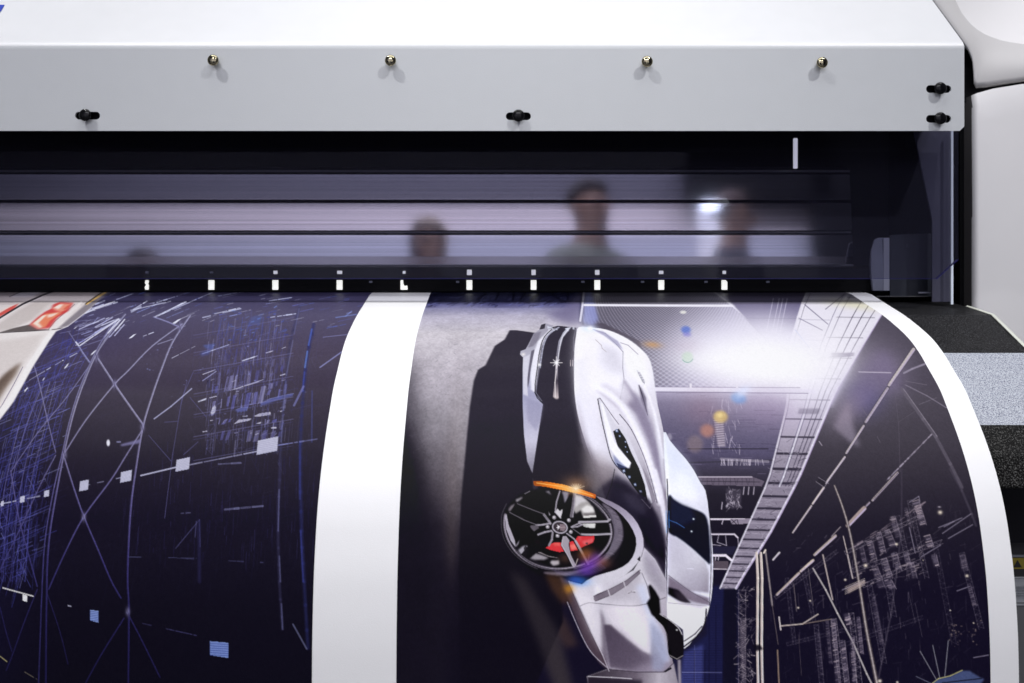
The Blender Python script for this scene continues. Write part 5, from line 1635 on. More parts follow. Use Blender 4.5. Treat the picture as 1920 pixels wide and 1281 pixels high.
    for _ in range(50):
        x, y = rnd.uniform(60, 1100), rnd.uniform(500, 1280)
        K.line(zm((x, y), (x + rnd.uniform(10, 60), y - rnd.uniform(2, 24))), rnd.uniform(.6, 1.8), rnd.choice([(176, 174, 204), (120, 118, 170), (40, 34, 50)]), rnd.uniform(.3, .8))
    for _ in range(230):
        x, y = rnd.uniform(200, 1120), rnd.uniform(-240, 420)
        l = rnd.uniform(20, 130)
        K.line(zm((x, y), (x - l * .12, y + l)), rnd.uniform(.5, 1.4), rnd.choice([(76, 76, 150), (96, 94, 150), (64, 62, 120)]), rnd.uniform(.2, .6))
    for _ in range(260):
        x, y = rnd.uniform(230, 590), rnd.uniform(820, 1040)
        l = rnd.uniform(6, 40)
        K.line([(x, y), (x - l * .04, y + l)], rnd.uniform(.5, 1.1), rnd.choice([(44, 40, 84), (58, 54, 100), (34, 30, 64)]), rnd.uniform(.2, .6))
    for a, b, w in (((690, 590), (760, 586), 3), ((710, 733), (830, 722), 4), ((572, 745), (620, 742), 2.4)):
        dash(*zl(a, b), w, (120, 120, 160), .7, .85)
    # right-hand blue uprights
    K.line(zl((945, 95), (915, 210), (905, 300), (895, 400), (888, 500), (882, 640), (878, 800), (882, 960), (892, 1110)), 5, (60, 58, 92), .45, 1.5, smooth=3)
    for y0, y1 in ((100, 180), (200, 310), (330, 420), (440, 520), (670, 800), (880, 960), (1030, 1110)):
        t0 = np.interp([y0, y1], [95, 300, 500, 640, 800, 1110], [945, 905, 888, 882, 878, 892])
        K.line(zl((t0[0], y0), (t0[1], y1)), 2.6, (110, 112, 156), .5)
    K.line(zl((990, 150), (968, 260), (958, 360), (950, 480), (948, 620), (952, 800), (960, 960), (972, 1170)), 6, (44, 48, 104), .5, 2, smooth=3)
    for y0, y1, c in ((165, 215, (90, 120, 220)), (235, 285, (110, 150, 235)), (300, 360, (66, 80, 170)), (520, 700, (56, 62, 130)), (800, 960, (56, 64, 140))):
        t0 = np.interp([y0, y1], [150, 260, 360, 480, 620, 800, 960], [990, 968, 958, 950, 948, 952, 960])
        K.line(zl((t0[0] - 3, y0), (t0[1] - 3, y1)), 3.2, c, .55)
    K.line(zl((958, 345), (928, 405)), 4, (120, 122, 180), .7)
    K.line(zl((985, 360), (984, 520)), 3, (70, 76, 140), .5)
    K.line(zl((1080, 235), (1010, 285)), 2.4, (150, 154, 210), .7)
    K.line(zl((1110, 180), (1020, 190)), 1.6, (150, 154, 210), .5)
    for a, b in (((1125, 118), (1060, 128)), ((1110, 108), (1090, 124))):
        K.line(zl(a, b), 2, (130, 150, 220), .6)
    K.line(zl((925, 1095), (968, 1172)), 3, (120, 124, 160), .6)
    # thin wires
    for pts in (((610, 300), (575, 380), (545, 560), (520, 760)), ((590, 330), (572, 400)), ((520, 458), (560, 455)), ((600, 380), (650, 440)), ((470, 500), (540, 580)), ((630, 765), (555, 855)), ((630, 765), (632, 850)), ((620, 770), (616, 820)), ((580, 560), (625, 520))):
        K.line(zl(*pts), 1.3, (100, 98, 150), .6)
    K.line(zl((487, 447), (540, 408), (605, 352)), 2.2, (190, 192, 228), .8)
    dash(*zl((375, 882), (620, 886)), 1.4, (120, 124, 176), .5, .4)
    dash(*zl((560, 886), (830, 900)), 2, (100, 102, 150), .5, .6)
    dash(*zl((450, 1092), (620, 1130)), 1.6, (80, 78, 130), .7, .8)
    K.line(zl((628, 770), (630, 960)), 6, (44, 42, 84), .5, 2)
    # --- top: streaks of light receding over the curve
    for _ in range(150):
        x = rnd.uniform(230, 1130)
        y = rnd.uniform(36, 175)
        l = rnd.uniform(8, 60) * (1.2 if x < 700 else .8)
        c = rnd.choice([(222, 226, 250), (160, 176, 244), (96, 122, 224), (110, 116, 200), (230, 232, 248)])
        sl = -.42 if x < 640 else -.22
        dash(*zl((x, y), (x + l, y + l * sl)), rnd.uniform(.7, 1.5), c, rnd.uniform(.25, .75), .7)
    for a, b, w in (((235, 120), (420, 52), 3), ((240, 108), (330, 75), 5), ((400, 108), (560, 60), 3), ((490, 128), (590, 75), 4), ((500, 122), (690, 40), 3), ((415, 110), (470, 80), 5), ((455, 92), (530, 70), 3), ((640, 128), (760, 100), 3.4), ((800, 135), (940, 115), 3), ((850, 75), (940, 62), 3), ((690, 60), (800, 40), 2.4)):
        dash(*zl(a, b), w * .6, (214, 220, 250), .9, .8)
    for x0, y0, x1, y1 in ((370, 135, 240, 215), (380, 132, 300, 175), (385, 145, 345, 190), (392, 150, 362, 185), (368, 140, 330, 190), (330, 130, 250, 165), (355, 128, 300, 158)):
        K.line(zl((x0, y0), (x1, y1)), 2.0, (206, 208, 244), .8)
    for _ in range(34):
        x, y = rnd.uniform(180, 330), rnd.uniform(120, 220)
        dash(*zl((x, y), (x + rnd.uniform(10, 60), y - rnd.uniform(4, 26))), 1.6, (180, 186, 240), rnd.uniform(.3, .8), .7)
    for _ in range(40):
        x, y = rnd.uniform(700, 900), rnd.uniform(95, 200)
        K.line(zl((x, y), (x + rnd.uniform(3, 14), y - rnd.uniform(0, 5))), rnd.uniform(1, 2.6), rnd.choice([(80, 104, 200), (120, 146, 220), (64, 72, 160)]), rnd.uniform(.25, .6))
    K.poly(zl((795, 125), (830, 118), (820, 150), (780, 152)), (84, 110, 200), 2.5, .3)
    K.poly(zl((640, 215), (680, 210), (672, 228), (650, 226)), (96, 118, 205), 2, .45)
    K.poly(zl((630, 240), (670, 222), (660, 244), (636, 250)), (84, 98, 180), 2, .4)
    for k in range(9):
        K.line(zl((700 + k * 22, 128 + (k % 3) * 16), (690 + k * 22, 175 + (k % 4) * 12)), 1.4, (84, 96, 180), .5)

    # fine navy lattice over the whole picture
    for _ in range(2400):
        x, y = rnd.uniform(-30, 1050), rnd.uniform(60, 980)
        f = 1.15 * math.exp(-((x - 40 + max(0, y - 300) * .1) / 130) ** 4) * min(1, max(.25, (y - 150) / 200)) + .45 * math.exp(-((x - 800) / 150) ** 2 - ((y - 330) / 240) ** 2) + .02
        q = rnd.random()
        if q < .5:
            l = rnd.uniform(16, 90)
            d = (-l * (.30 - .2 * min(1, max(0, x / 900))), l)
        elif q < .8:
            l = rnd.uniform(10, 70)
            d = (l, -l * (.45 - .2 * min(1, max(0, x / 900))))
        else:
            l = rnd.uniform(14, 60)
            d = (l * .5, l)
        K.line(zl((x, y), (x + d[0], y + d[1])), rnd.uniform(.5, 1.3), rnd.choice([(66, 70, 164), (84, 88, 180), (110, 112, 190), (52, 50, 118), (140, 144, 210)]), min(.75, (.03 + .75 * f) * rnd.random()))

    def frame(pts, w, n, c, al):
        p = catmull(zl(*pts), 10, False)
        m = len(p) - 1
        K.line([(x - w, y) for x, y in p], 1.1, c, al)
        K.line([(x + w, y) for x, y in p], 1.1, c, al)
        for k in range(n):
            i, j = int(m * k / n), int(m * (k + 1) / n)
            sg = 1 if k % 2 else -1
            K.line([(p[i][0] - sg * w, p[i][1]), (p[j][0] + sg * w, p[j][1])], .9, c, al * .8)
            K.line([(p[i][0] - w, p[i][1]), (p[i][0] + w, p[i][1] - w * .4)], 1.0, c, al)
    b1, b2 = (96, 98, 188), (74, 76, 158)
    frame(((255, 200), (190, 320), (140, 460), (105, 600), (80, 760), (66, 960)), 8, 26, b1, .6)
    frame(((215, 200), (150, 320), (95, 470), (62, 620), (40, 780), (28, 960)), 7, 26, b2, .6)
    frame(((150, 280), (85, 430), (40, 590), (12, 760), (0, 960)), 6, 24, b1, .5)
    frame(((95, 360), (35, 520), (-10, 700)), 5, 14, b2, .55)
    frame(((270, 240), (225, 330), (190, 430), (165, 540)), 5, 14, b1, .45)
    for y0, y1, al in ((300, 250, .5), (345, 300, .5), (400, 352, .55), (455, 405, .55), (520, 470, .55), (585, 540, .5), (650, 610, .5), (745, 715, .5), (800, 775, .45), (860, 840, .45), (930, 915, .4)):
        K.line(zl((-20, y0), (225 - (y0 - 300) * .14, y1 - 55)), 1.4, b1, al)
        K.line(zl((-20, y0 + 9), (225 - (y0 - 300) * .14, y1 - 47)), .9, b2, al)
    frame(((705, 120), (690, 260), (672, 420), (660, 560)), 6, 18, (104, 102, 150), .45)
    frame(((785, 110), (772, 260), (760, 420), (752, 560)), 6, 18, (104, 102, 150), .4)
    frame(((860, 110), (848, 260), (838, 420), (832, 560)), 6, 18, (104, 102, 150), .45)
    for y0, al in ((150, .4), (205, .45), (262, .5), (335, .45), (400, .5), (470, .5), (545, .45)):
        K.line(zl((612, y0 + 34), (925, y0 - 22)), 1.5, (122, 120, 170), al)
        K.line(zl((612, y0 + 43), (925, y0 - 13)), .9, (86, 84, 140), al)

    # --- the scaffold towers
    def strut(pts, w, c=(126, 120, 160), al=.85, sm=4):
        w *= .72
        lo = .55 if c[2] - c[0] > 62 else 0.0
        def tone(k):
            st = ((0, (150, 148, 180)), (.24, (150, 146, 176)), (.36, (128, 122, 158)), (.5, (96, 90, 140)), (.66, (62, 57, 112)), (.8, (44, 40, 92)), (1, (34, 30, 76)))
            return grad((0, 600), (0, 1281), *[(t, tuple(min(255, (q * (1 - lo * .5) + cc * lo * .5) * k) for q, cc in zip(q3, c))) for t, q3 in st])
        K.line(zl(*pts), w, tone(.86), min(1, al + .1), .6, smooth=sm)
        K.line([(x + w * .22, y) for x, y in zl(*pts)], max(.6, w * .3), tone(1.25), al * .8, .5, smooth=sm)
    strut(((395, 118), (330, 200), (282, 290), (238, 410), (208, 530), (186, 640), (160, 790), (150, 900), (148, 985), (146, 1120), (145, 1290)), 4.4, (116, 112, 162))
    strut(((352, 150), (300, 240), (252, 350), (218, 460), (196, 560), (172, 660), (145, 810), (134, 960), (122, 1290)), 3, (94, 90, 164), .8)
    strut(((345, 185), (300, 250), (264, 340)), 2.4, (150, 146, 200), .8)
    strut(((600, 122), (545, 205), (512, 285), (482, 370), (452, 470), (430, 600), (414, 720), (406, 850), (403, 960), (407, 1050), (405, 1290)), 4.6, (116, 110, 156), .85)
    strut(((310, 258), (360, 335), (405, 400), (452, 466)), 5, (150, 146, 190))
    strut(((575, 148), (480, 218), (405, 295), (360, 340), (272, 450), (206, 552)), 3.6, (122, 116, 164))
    strut(((448, 484), (400, 560), (350, 640), (265, 755), (205, 870), (154, 984)), 3.6, (126, 120, 164))
    strut(((204, 572), (235, 670), (265, 755), (310, 860), (350, 955), (382, 1012)), 3.8, (104, 98, 150), .85)
    strut(((402, 1058), (440, 1130), (470, 1190), (505, 1262)), 3.4, (62, 58, 110), .8)
    strut(((392, 1075), (320, 1190), (265, 1290)), 3.2, (56, 52, 100), .8)
    strut(((150, 1000), (190, 1120), (215, 1220)), 2.2, (44, 42, 84), .7)
    strut(((485, 126), (530, 142), (566, 158)), 4, (110, 108, 176), .85)
    strut(((498, 212), (545, 196)), 2.6, (122, 116, 164), .8, 0)
    strut(((240, 205), (262, 240), (282, 268)), 4.6, (116, 124, 206))
    strut(((218, 175), (238, 205)), 2.4, (110, 112, 190), .7, 0)
    strut(((108, 280), (125, 340), (150, 450), (176, 552)), 2.6, (100, 98, 176))
    strut(((278, 285), (210, 380), (120, 490), (36, 612)), 2.4, (92, 90, 166), .8)
    strut(((176, 562), (130, 650), (70, 780), (0, 925)), 2.6, (96, 94, 160), .8)
    strut(((34, 610), (60, 760), (92, 880), (118, 975)), 3, (78, 76, 152), .85)
    strut(((118, 985), (80, 1080), (40, 1190), (20, 1240)), 2.6, (66, 64, 120), .8)
    strut(((0, 1040), (20, 1120), (38, 1180)), 2.4, (66, 64, 120), .8)
    for x0 in (40, 70, 100):
        strut(((x0 + 100 - (x0 - 40) * .4, 330), (x0 + 40, 480), (x0, 640), (x0 - 22, 800), (x0 - 36, 960)), 1.8, (84, 84, 168), .55)
    strut(((60, 470), (20, 640), (4, 740)), 1.6, (96, 96, 180), .6)
    for x, y in ((450, 474), (362, 338), (306, 254), (568, 156), (265, 757), (205, 560), (404, 1055)):
        K.glow(*zl((x, y))[0], 4, 8, (150, 146, 186), .7)
        K.line(zl((x - 5, y - 14), (x + 4, y + 16)), 1, (40, 36, 60), .7)
    K.img *= np.interp(K.Y, [950, 1281], [1, .85])[..., None]
    # row of hanging lamps
    dash(*zl((0, 716), (150, 686)), 2.4, (220, 222, 246), .9, .85)
    dash(*zl((240, 664), (420, 624)), 2, (180, 180, 214), .8, .75)
    K.line(zl((445, 626), (555, 600)), 2.6, (190, 190, 216), .9)
    dash(*zl((600, 592), (820, 548)), 2.6, (176, 176, 206), .85, .8)
    dash(*zl((880, 530), (1032, 506)), 2.8, (130, 134, 190), .85, .85)
    for x, y, w, h_ in ((4, 706, 8, 16), (64, 690, 14, 20), (140, 672, 15, 20), (252, 640, 27, 32), (381, 610, 34, 34), (556, 570, 42, 38), (812, 506, 64, 46)):
        sk = h_ * .18
        K.poly(zl((x + sk * .3, y + w * .16), (x + w + sk * .3, y - w * .06), (x + w - sk * .2, y + h_ - w * .06), (x - sk * .3, y + h_ + w * .14)), (184, 184, 208), .8, .95)
        for k in range(1, 8):
            K.line(zl((x, y + w * .12 + h_ * k / 8), (x + w, y - w * .06 + h_ * k / 8)), .8, (226, 226, 238), .6)
    K.glow(*zl((342, 523))[0], 3.4, 6.5, (236, 236, 246), 1, 0, 'mix', 3)
    K.poly(zl((380, 528), (440, 512), (445, 506), (442, 524), (384, 534)), (130, 126, 170), 1, .8)
    K.line(zl((370, 520), (380, 520)), 3, (150, 150, 190), .7)
    # slanted lamp panels higher up
    for x, y, w in ((558, 140, 14), (418, 186, 11), (295, 238, 9), (210, 281, 8), (83, 354, 7), (138, 322, 5), (238, 160, 6)):
        K.poly(zl((x - w, y + w * .6), (x + w * .3, y - w * .4), (x + w, y - w * .55), (x - w * .3, y + w * .5)), (226, 228, 246), .7, .95)
    # windows below
    for x, y, w, h_, c in ((298, 1068, 26, 38, (130, 150, 200)), (692, 1173, 58, 50, (112, 132, 186))):
        K.poly(zl((x - w / 2, y - h_ / 2), (x + w / 2, y - h_ / 2 + h_ * .1), (x + w / 2, y + h_ / 2 + h_ * .06), (x - w / 2, y + h_ / 2 - h_ * .12)), c, .8, .95)
        for k in range(1, 7):
            yy = y - h_ / 2 + h_ * k / 7
            K.line(zl((x - w / 2, yy), (x + w / 2, yy + h_ * .07)), 1.1, (36, 50, 120), .7)
    K.line(zl((10, 980), (105, 1006)), 2.4, (226, 224, 220), .9)
    K.poly(zl((72, 1000), (87, 1004), (86, 1024), (72, 1020)), (228, 228, 224), .6)
    K.line(zl((0, 1195), (22, 1212)), 2, (190, 180, 120), .7)
    dash(*zl((70, 1240), (120, 1270)), 1.6, (150, 140, 110), .6)
    K.line(zl((216, 1036), (224, 1038)), 2, (200, 200, 220), .8)
    for _ in range(40):
        x, y = rnd.uniform(420, 1020), rnd.uniform(150, 420)
        q = zl((x, y))[0]
        K.glow(q[0], q[1], rnd.uniform(.8, 2), rnd.uniform(.7, 1.2), (150, 160, 226), rnd.uniform(.2, .7))

    # --- pale car roof cutting in at the far left
    car = zt_((-2200, 120), (880, 140), (800, 168), (720, 250), (640, 325), (500, 430), (420, 462), (370, 532), (250, 722), (100, 992), (-4, 1128), (-2200, 3000))
    K.poly(car, grad((0, 545), (0, 800), (0, (190, 178, 178)), (.12, (232, 224, 222)), (.25, (246, 240, 238)), (.6, (246, 240, 238)), (1, (240, 232, 230))), .8)
    K.poly(zt_((430, 445), (520, 365), (640, 262), (760, 170), (860, 150), (720, 250), (640, 325), (500, 430)), (128, 121, 130), 3, .85)
    K.poly(zt_((-200, 560), (120, 520), (330, 480), (240, 640), (90, 780), (-200, 900)), (214, 204, 200), 9, .55)
    K.poly(zt_((-100, 470), (100, 330), (260, 240), (380, 250), (240, 380), (60, 460)), (196, 186, 182), 6, .6)
    K.poly(zt_((-60, 880), (30, 790), (110, 725), (160, 695), (120, 790), (40, 900), (-60, 1060)), (112, 92, 78), 7, .8)
    K.poly(zt_((-20, 850), (50, 775), (100, 745), (60, 820), (-20, 930)), (78, 62, 54), 6, .5)
    K.line(zt_((172, 730), (110, 850), (20, 1010), (-20, 1070)), 1.3, (84, 76, 110), .7)
    K.poly(zt_((420, 462), (370, 532), (250, 722), (100, 992), (-4, 1128), (-4, 1050), (70, 950), (200, 720), (330, 520), (385, 455)), (254, 251, 250), 1.5, .95)
    K.poly(zt_((-10, 474), (100, 440), (222, 412), (285, 446), (378, 449), (240, 462), (100, 468)), (92, 84, 84), 1.2, .9)
    K.line(zt_((-10, 476), (120, 468), (260, 460), (385, 452), (470, 440)), 1.3, (52, 46, 52), .85)
    K.line(zt_((378, 452), (420, 400), (500, 335), (570, 285), (610, 245)), 4.4, (244, 238, 236), .95, 1)
    K.line(zt_((366, 446), (410, 390), (490, 320), (560, 262)), 1.1, (90, 84, 92), .8)
    K.poly(zt_((222, 412), (280, 360), (335, 318), (388, 292), (398, 262), (448, 243), (548, 250), (512, 312), (430, 362), (372, 440), (288, 446)), (216, 62, 62), 2.2, .9)
    K.poly(zt_((240, 408), (338, 332), (440, 318), (462, 326), (420, 352), (372, 388), (342, 432), (296, 438)), (246, 150, 110), 2, .9)
    K.poly(zt_((246, 406), (320, 345), (352, 340), (290, 400), (320, 434), (296, 438)), (255, 246, 232), 1.6, .95)
    K.poly(zt_((352, 340), (440, 322), (400, 350), (360, 362)), (255, 236, 222), 2, .9)
    K.poly(zt_((396, 288), (448, 256), (530, 258), (496, 302), (452, 320), (415, 306)), (248, 170, 140), 2, .9)
    K.poly(zt_((404, 286), (450, 260), (474, 262), (440, 300)), (255, 246, 236), 2, .95)
    K.poly(zt_((474, 296), (510, 268), (524, 270), (492, 302)), (224, 90, 70), 1.5, .8)
    K.poly(zt_((-80, 400), (-80, 370), (60, 290), (136, 254), (112, 292), (20, 340)), (222, 80, 72), 2, .9)
    K.poly(zt_((-80, 372), (60, 288), (126, 256), (70, 276), (-80, 350)), (255, 226, 214), 1.4, .8)
    K.line(zt_((-60, 400), (60, 325), (165, 262), (300, 200), (430, 148)), 3.2, (34, 30, 38), .9)
    K.line(zt_((-60, 416), (70, 334), (180, 266), (320, 206)), 1, (240, 236, 236), .7)
    K.poly(zt_((-400, 130), (420, 146), (300, 196), (160, 232), (-400, 240)), (150, 140, 144), 5, .6)
    K.poly(zt_((70, 205), (160, 165), (330, 160), (240, 205)), (210, 205, 214), 1.2, .8)
    K.line(zt_((70, 205), (160, 165), (330, 160)), 1.2, (40, 36, 44), .8)
    K.line(zt_((800, 166), (720, 215), (650, 258)), 3.4, (236, 196, 120), .95)
    K.line(zt_((770, 166), (640, 258)), 2, (60, 44, 36), .85)
    K.line(zt_((640, 328), (720, 290), (860, 240)), 2.6, (236, 238, 252), .85)
    K.line(zt_((420, 462), (510, 425), (640, 325), (690, 285)), 1.4, (240, 238, 246), .8)
    # bright dashes and small panels beyond the roof
    for q in (((570, 545), (590, 570)), ((810, 476), (900, 380)), ((865, 458), (935, 375)), ((600, 570), (700, 500)), ((710, 494), (890, 372))):
        K.line(zt_(*q), 2.4, (232, 234, 250), .9)
    for a, b, w in (((955, 312), (1280, 238), 2.2), ((1165, 354), (1395, 242), 2.4), ((1000, 300), (1110, 232), 2.2), ((610, 438), (815, 362), 1.8), ((720, 436), (890, 366), 2), ((650, 320), (880, 244), 2.6), ((1525, 355), (1590, 340), 2.2), ((1610, 332), (1815, 284), 2.4), ((1490, 262), (1560, 195), 2.2), ((415, 715), (475, 680), 1.6), ((220, 830), (380, 735), 1.6), ((525, 655), (600, 615), 1.8),
                    ((1075, 500), (1165, 466), 1.6), ((1290, 664), (1470, 572), 1.3), ((1820, 684), (1920, 650), 2.2), ((1490, 990), (1545, 968), 2.6)):
        dash(*zt_(a, b), w, (222, 226, 250), .9, .9)
    for x, y, w, h_ in ((995, 500, 30, 20), (1325, 386, 36, 18), (702, 622, 24, 22), (500, 722, 20, 24), (196, 900, 17, 22), (327, 822, 9, 16)):
        K.poly(zt_((x - w, y + h_), (x + w * .2, y - h_ * .5), (x + w, y - h_), (x - w * .2, y + h_ * .6)), (234, 236, 250), .6, .95)
    nn = (noise(K.h, K.w, 1.6, 21) - .5) * 9 + (noise(K.h, K.w, 4, 22) - .5) * 4
    K.img += nn[..., None] * np.clip(K.img / 90, .35, 1)


# -------------------------------------------------------------- build the sheet
def albedo(K):
    lin = srgb(np.clip(K.img, 0, 255)).astype(np.float32)
    row = K.row
    gain = 0.93 * np.interp(row, SH_ROW, SH_GAIN)[:, None, None]
    sheen = 0.72 * np.interp(row, SH_ROW, SH_SHEEN)[:, None, None]
    return np.clip((lin - sheen) / gain, 0.0012, 0.88)

# how strongly the hall light falls on the sheet along its curve (used to keep inks at their real, unlit values)
SH_ROW = [567, 572, 580, 600, 620, 650, 700, 750, 800, 850, 900, 950, 1000, 1050, 1100, 1150, 1200, 1270]
SH_GAIN = [1.273, 1.273, 1.396, 1.562, 1.626, 1.696, 1.693, 1.612, 1.565, 1.472, 1.353, 1.216, 1.083, 1.018, 0.922, 0.864, 0.8, 0.738]
SH_SHEEN = [0.0034, 0.0034, 0.0046, 0.0092, 0.0077, 0.0097, 0.0165, 0.0317, 0.0313, 0.0221, 0.015, 0.0099, 0.0062, 0.005, 0.0037, 0.003, 0.0029, 0.0023]

V0, V1 = 0.0, float(v_of(1390))
SKEW = 0.0026 / float(v_of(1281) - v_of(567))


def surf_grid(name, us, vs, lift, m, parent, skew=None):
    d, z = np.interp(vs, ARC, DEP), np.interp(vs, ARC, ZED)
    nd_, nz = -np.gradient(z, vs), np.gradient(d, vs)
    L_ = np.hypot(nd_, nz)
    # outward normal of the curve faces the viewer / up
    ny, nzz = -np.abs(nd_ / L_), np.abs(nz / L_)
    h, w = len(vs), len(us)
    co_ = np.empty((h, w, 3), np.float32)
    co_[..., 0] = us[None, :] if skew is None else us[None, :] + skew
    co_[..., 1] = (d + ny * lift)[:, None]
    co_[..., 2] = (z + nzz * lift)[:, None]
    idx = np.arange(h * w, dtype=np.int32).reshape(h, w)
    q = np.stack([idx[:-1, :-1], idx[1:, :-1], idx[1:, 1:], idx[:-1, 1:]], -1).reshape(-1, 4)
    me = bpy.data.meshes.new(name)
    me.vertices.add(h * w)
    me.vertices.foreach_set('co', co_.ravel())
    me.loops.add(q.size)
    me.loops.foreach_set('vertex_index', q.ravel())
    me.polygons.add(len(q))
    me.polygons.foreach_set('loop_start', np.arange(0, q.size, 4, dtype=np.int32))
    me.update(calc_edges=True)
    me.polygons.foreach_set('use_smooth', np.ones(len(q), bool))
    return link(name, me, m, parent)


SHEET = thing('printed_sheet', 'white paper sheet printed with a silver car and blue towers, curving out of the printer', 'paper sheet', (0, 0.7, 0))
surf_grid('paper', np.linspace(-0.62, XP, 60), np.linspace(V0, V1, 260), 0.0, M['paper'], SHEET)
UL, UR0, UR1 = -0.1480, -0.0855, 0.3539
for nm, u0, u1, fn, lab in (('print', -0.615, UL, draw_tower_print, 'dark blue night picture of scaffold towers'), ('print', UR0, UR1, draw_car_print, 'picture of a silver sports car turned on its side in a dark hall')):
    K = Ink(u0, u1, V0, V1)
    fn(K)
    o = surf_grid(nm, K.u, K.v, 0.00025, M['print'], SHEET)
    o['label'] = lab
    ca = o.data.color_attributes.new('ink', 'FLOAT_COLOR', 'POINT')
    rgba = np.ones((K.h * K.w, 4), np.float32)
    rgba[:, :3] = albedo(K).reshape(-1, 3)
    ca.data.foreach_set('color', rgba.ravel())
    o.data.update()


# ================================================================== THE HALL (seen only as a reflection)
RC = Vector((0, rail_pt(430)[0], rail_pt(430)[1]))
RN = Vector((0, -math.cos(TR), math.sin(TR)))
def mirrored(px, py, D):
    v = at(px, py, D)
    return v - 2 * (v - RC).dot(RN) * RN

def structure(o):
    o['kind'] = 'structure'
    return o
M['hall_floor'] = mat('hall_floor', (0.10, 0.10, 0.11), 0.5, vary=0.2, vscale=3)
M['hall_white'] = mat('hall_panel', (0.62, 0.64, 0.76), 0.6, vary=0.05, vscale=3)
M['hall_head'] = mat('hall_fascia', (0.84, 0.76, 0.79), 0.6, vary=0.05, vscale=3)
M['hall_dark'] = mat('hall_dark', (0.10, 0.098, 0.13), 0.7, vary=0.1, vscale=2)
structure(mesh('floor', [(-9, -9, 0), (9, -9, 0), (9, 3, 0), (-9, 3, 0)], [[0, 1, 2, 3]], M['hall_floor']))
YWALL = -4.6
def wall_z(py):
    # height on the far wall that shows at chart row py in the rail
    lo, hi = 2.0, 12.0
    for _ in range(50):
        D = (lo + hi) / 2
        p = mirrored(0, py, D)
        if p.y > YWALL:
            lo = D
        else:
            hi = D
    return mirrored(0, py, D).z, D
z_a, Dw = wall_z(440)
z_b = wall_z(388)[0]
bm = bmesh.new()
def quad(bm, x0, x1, z0, z1, y, mi):
    f = bm.faces.new([bm.verts.new(p) for p in ((x1, y, z0), (x0, y, z0), (x0, y, z1), (x1, y, z1))])
    f.material_index = mi
quad(bm, -6, 6, 0, z_a, YWALL, 0)
quad(bm, -6, 6, z_a, z_b, YWALL, 1)
z_c = wall_z(322)[0]
quad(bm, -6, 6, z_b, z_c, YWALL, 2)
quad(bm, -6, 6, z_c, 7.5, YWALL, 3)
structure(from_bm('hall_wall', bm, [M['hall_white'], M['hall_head'], M['hall_dark'], mat('hall_upper', (0.22, 0.22, 0.30), 0.7, vary=0.1, vscale=2)]))
def wx(px):
    return (px - 960) * Dw / F
# tall black display wall standing right of the white panels
bm = bmesh.new()
zt1, zt2 = wall_z(385)[0], wall_z(296)[0]
bm_box(bm, (wx(1286) * .98, YWALL + 0.10, zt1), (wx(1560) * .98, YWALL + 0.2, zt2), 0.01)
bm_box(bm, (wx(1520) * .98, YWALL + 0.10, 0), (wx(2400) * .97, YWALL + 0.2, 4.2), 0.01)
o = from_bm('display_wall', bm, M['void'])
structure(o)
# white column
bm = bmesh.new()
r_ = 0.11
c = Vector((wx(1331) * .93, YWALL + 0.5, 0))
zc = wall_z(402)[0] - 0.06
for z0, z1, rr in ((0, 0.06, r_ * 1.3), (0.06, zc, r_)):
    rows = [[Vector((c.x + rr * math.cos(t), c.y + rr * math.sin(t), z)) for t in np.linspace(0, 2 * math.pi, 24, endpoint=False)] for z in (z0, z1)]
    rr_ = loft(bm, rows, 0, True)
    bm.faces.new(rr_[-1])
o = from_bm('display_column', bm, mat('column_white', (0.85, 0.86, 0.9), 0.5))
o['label'] = 'slim white round column reflected at the right end of the rail'
o['category'] = 'column'
# lamps that show as bright reflections
lampm = mat('lamp_glow', (0.9, 0.95, 1), 0.5, emit=(0.85, 0.93, 1.0), estr=8)
p0 = mirrored(1331, 388, 3.7)
bm = bmesh.new()
bmesh.ops.create_uvsphere(bm, u_segments=20, v_segments=12, radius=1)
for v in bm.verts:
    v.co = Vector((v.co.x * 0.050, v.co.y * 0.03, v.co.z * 0.026)) + p0
o = from_bm('hall_lamp', bm, lampm, None, True)
o['label'] = 'small oval glowing lamp above the white column, mirrored in the rail'
o['category'] = 'lamp'
# ---- people standing behind the photographer
def skin_mesh(name, nodes, edges, mats, pick, sub=2):
    me = bpy.data.meshes.new(name + '_cage')
    me.from_pydata([n[0] for n in nodes], edges, [])
    o = bpy.data.objects.new(name + '_cage', me)
    COL.objects.link(o)
    m = o.modifiers.new('skin', 'SKIN')
    m.use_smooth_shade = True
    for v, n in zip(me.skin_vertices[0].data, nodes):
        v.radius = (n[1], n[2] if len(n) > 2 else n[1])
    me.skin_vertices[0].data[0].use_root = True
    s = o.modifiers.new('sub', 'SUBSURF')
    s.levels = s.render_levels = sub
    bpy.context.view_layer.update()
    out = bpy.data.meshes.new_from_object(o.evaluated_get(bpy.context.evaluated_depsgraph_get()))
    bpy.data.objects.remove(o)
    out.name = name
    for k in mats:
        out.materials.append(k)
    for p in out.polygons:
        p.material_index = pick(p.center)
        p.use_smooth = True
    return out


SKIN = mat('skin', (0.52, 0.33, 0.26), 0.5, vary=0.06, vscale=20)
EYE = mat('eye_dark', (0.03, 0.02, 0.02), 0.2)


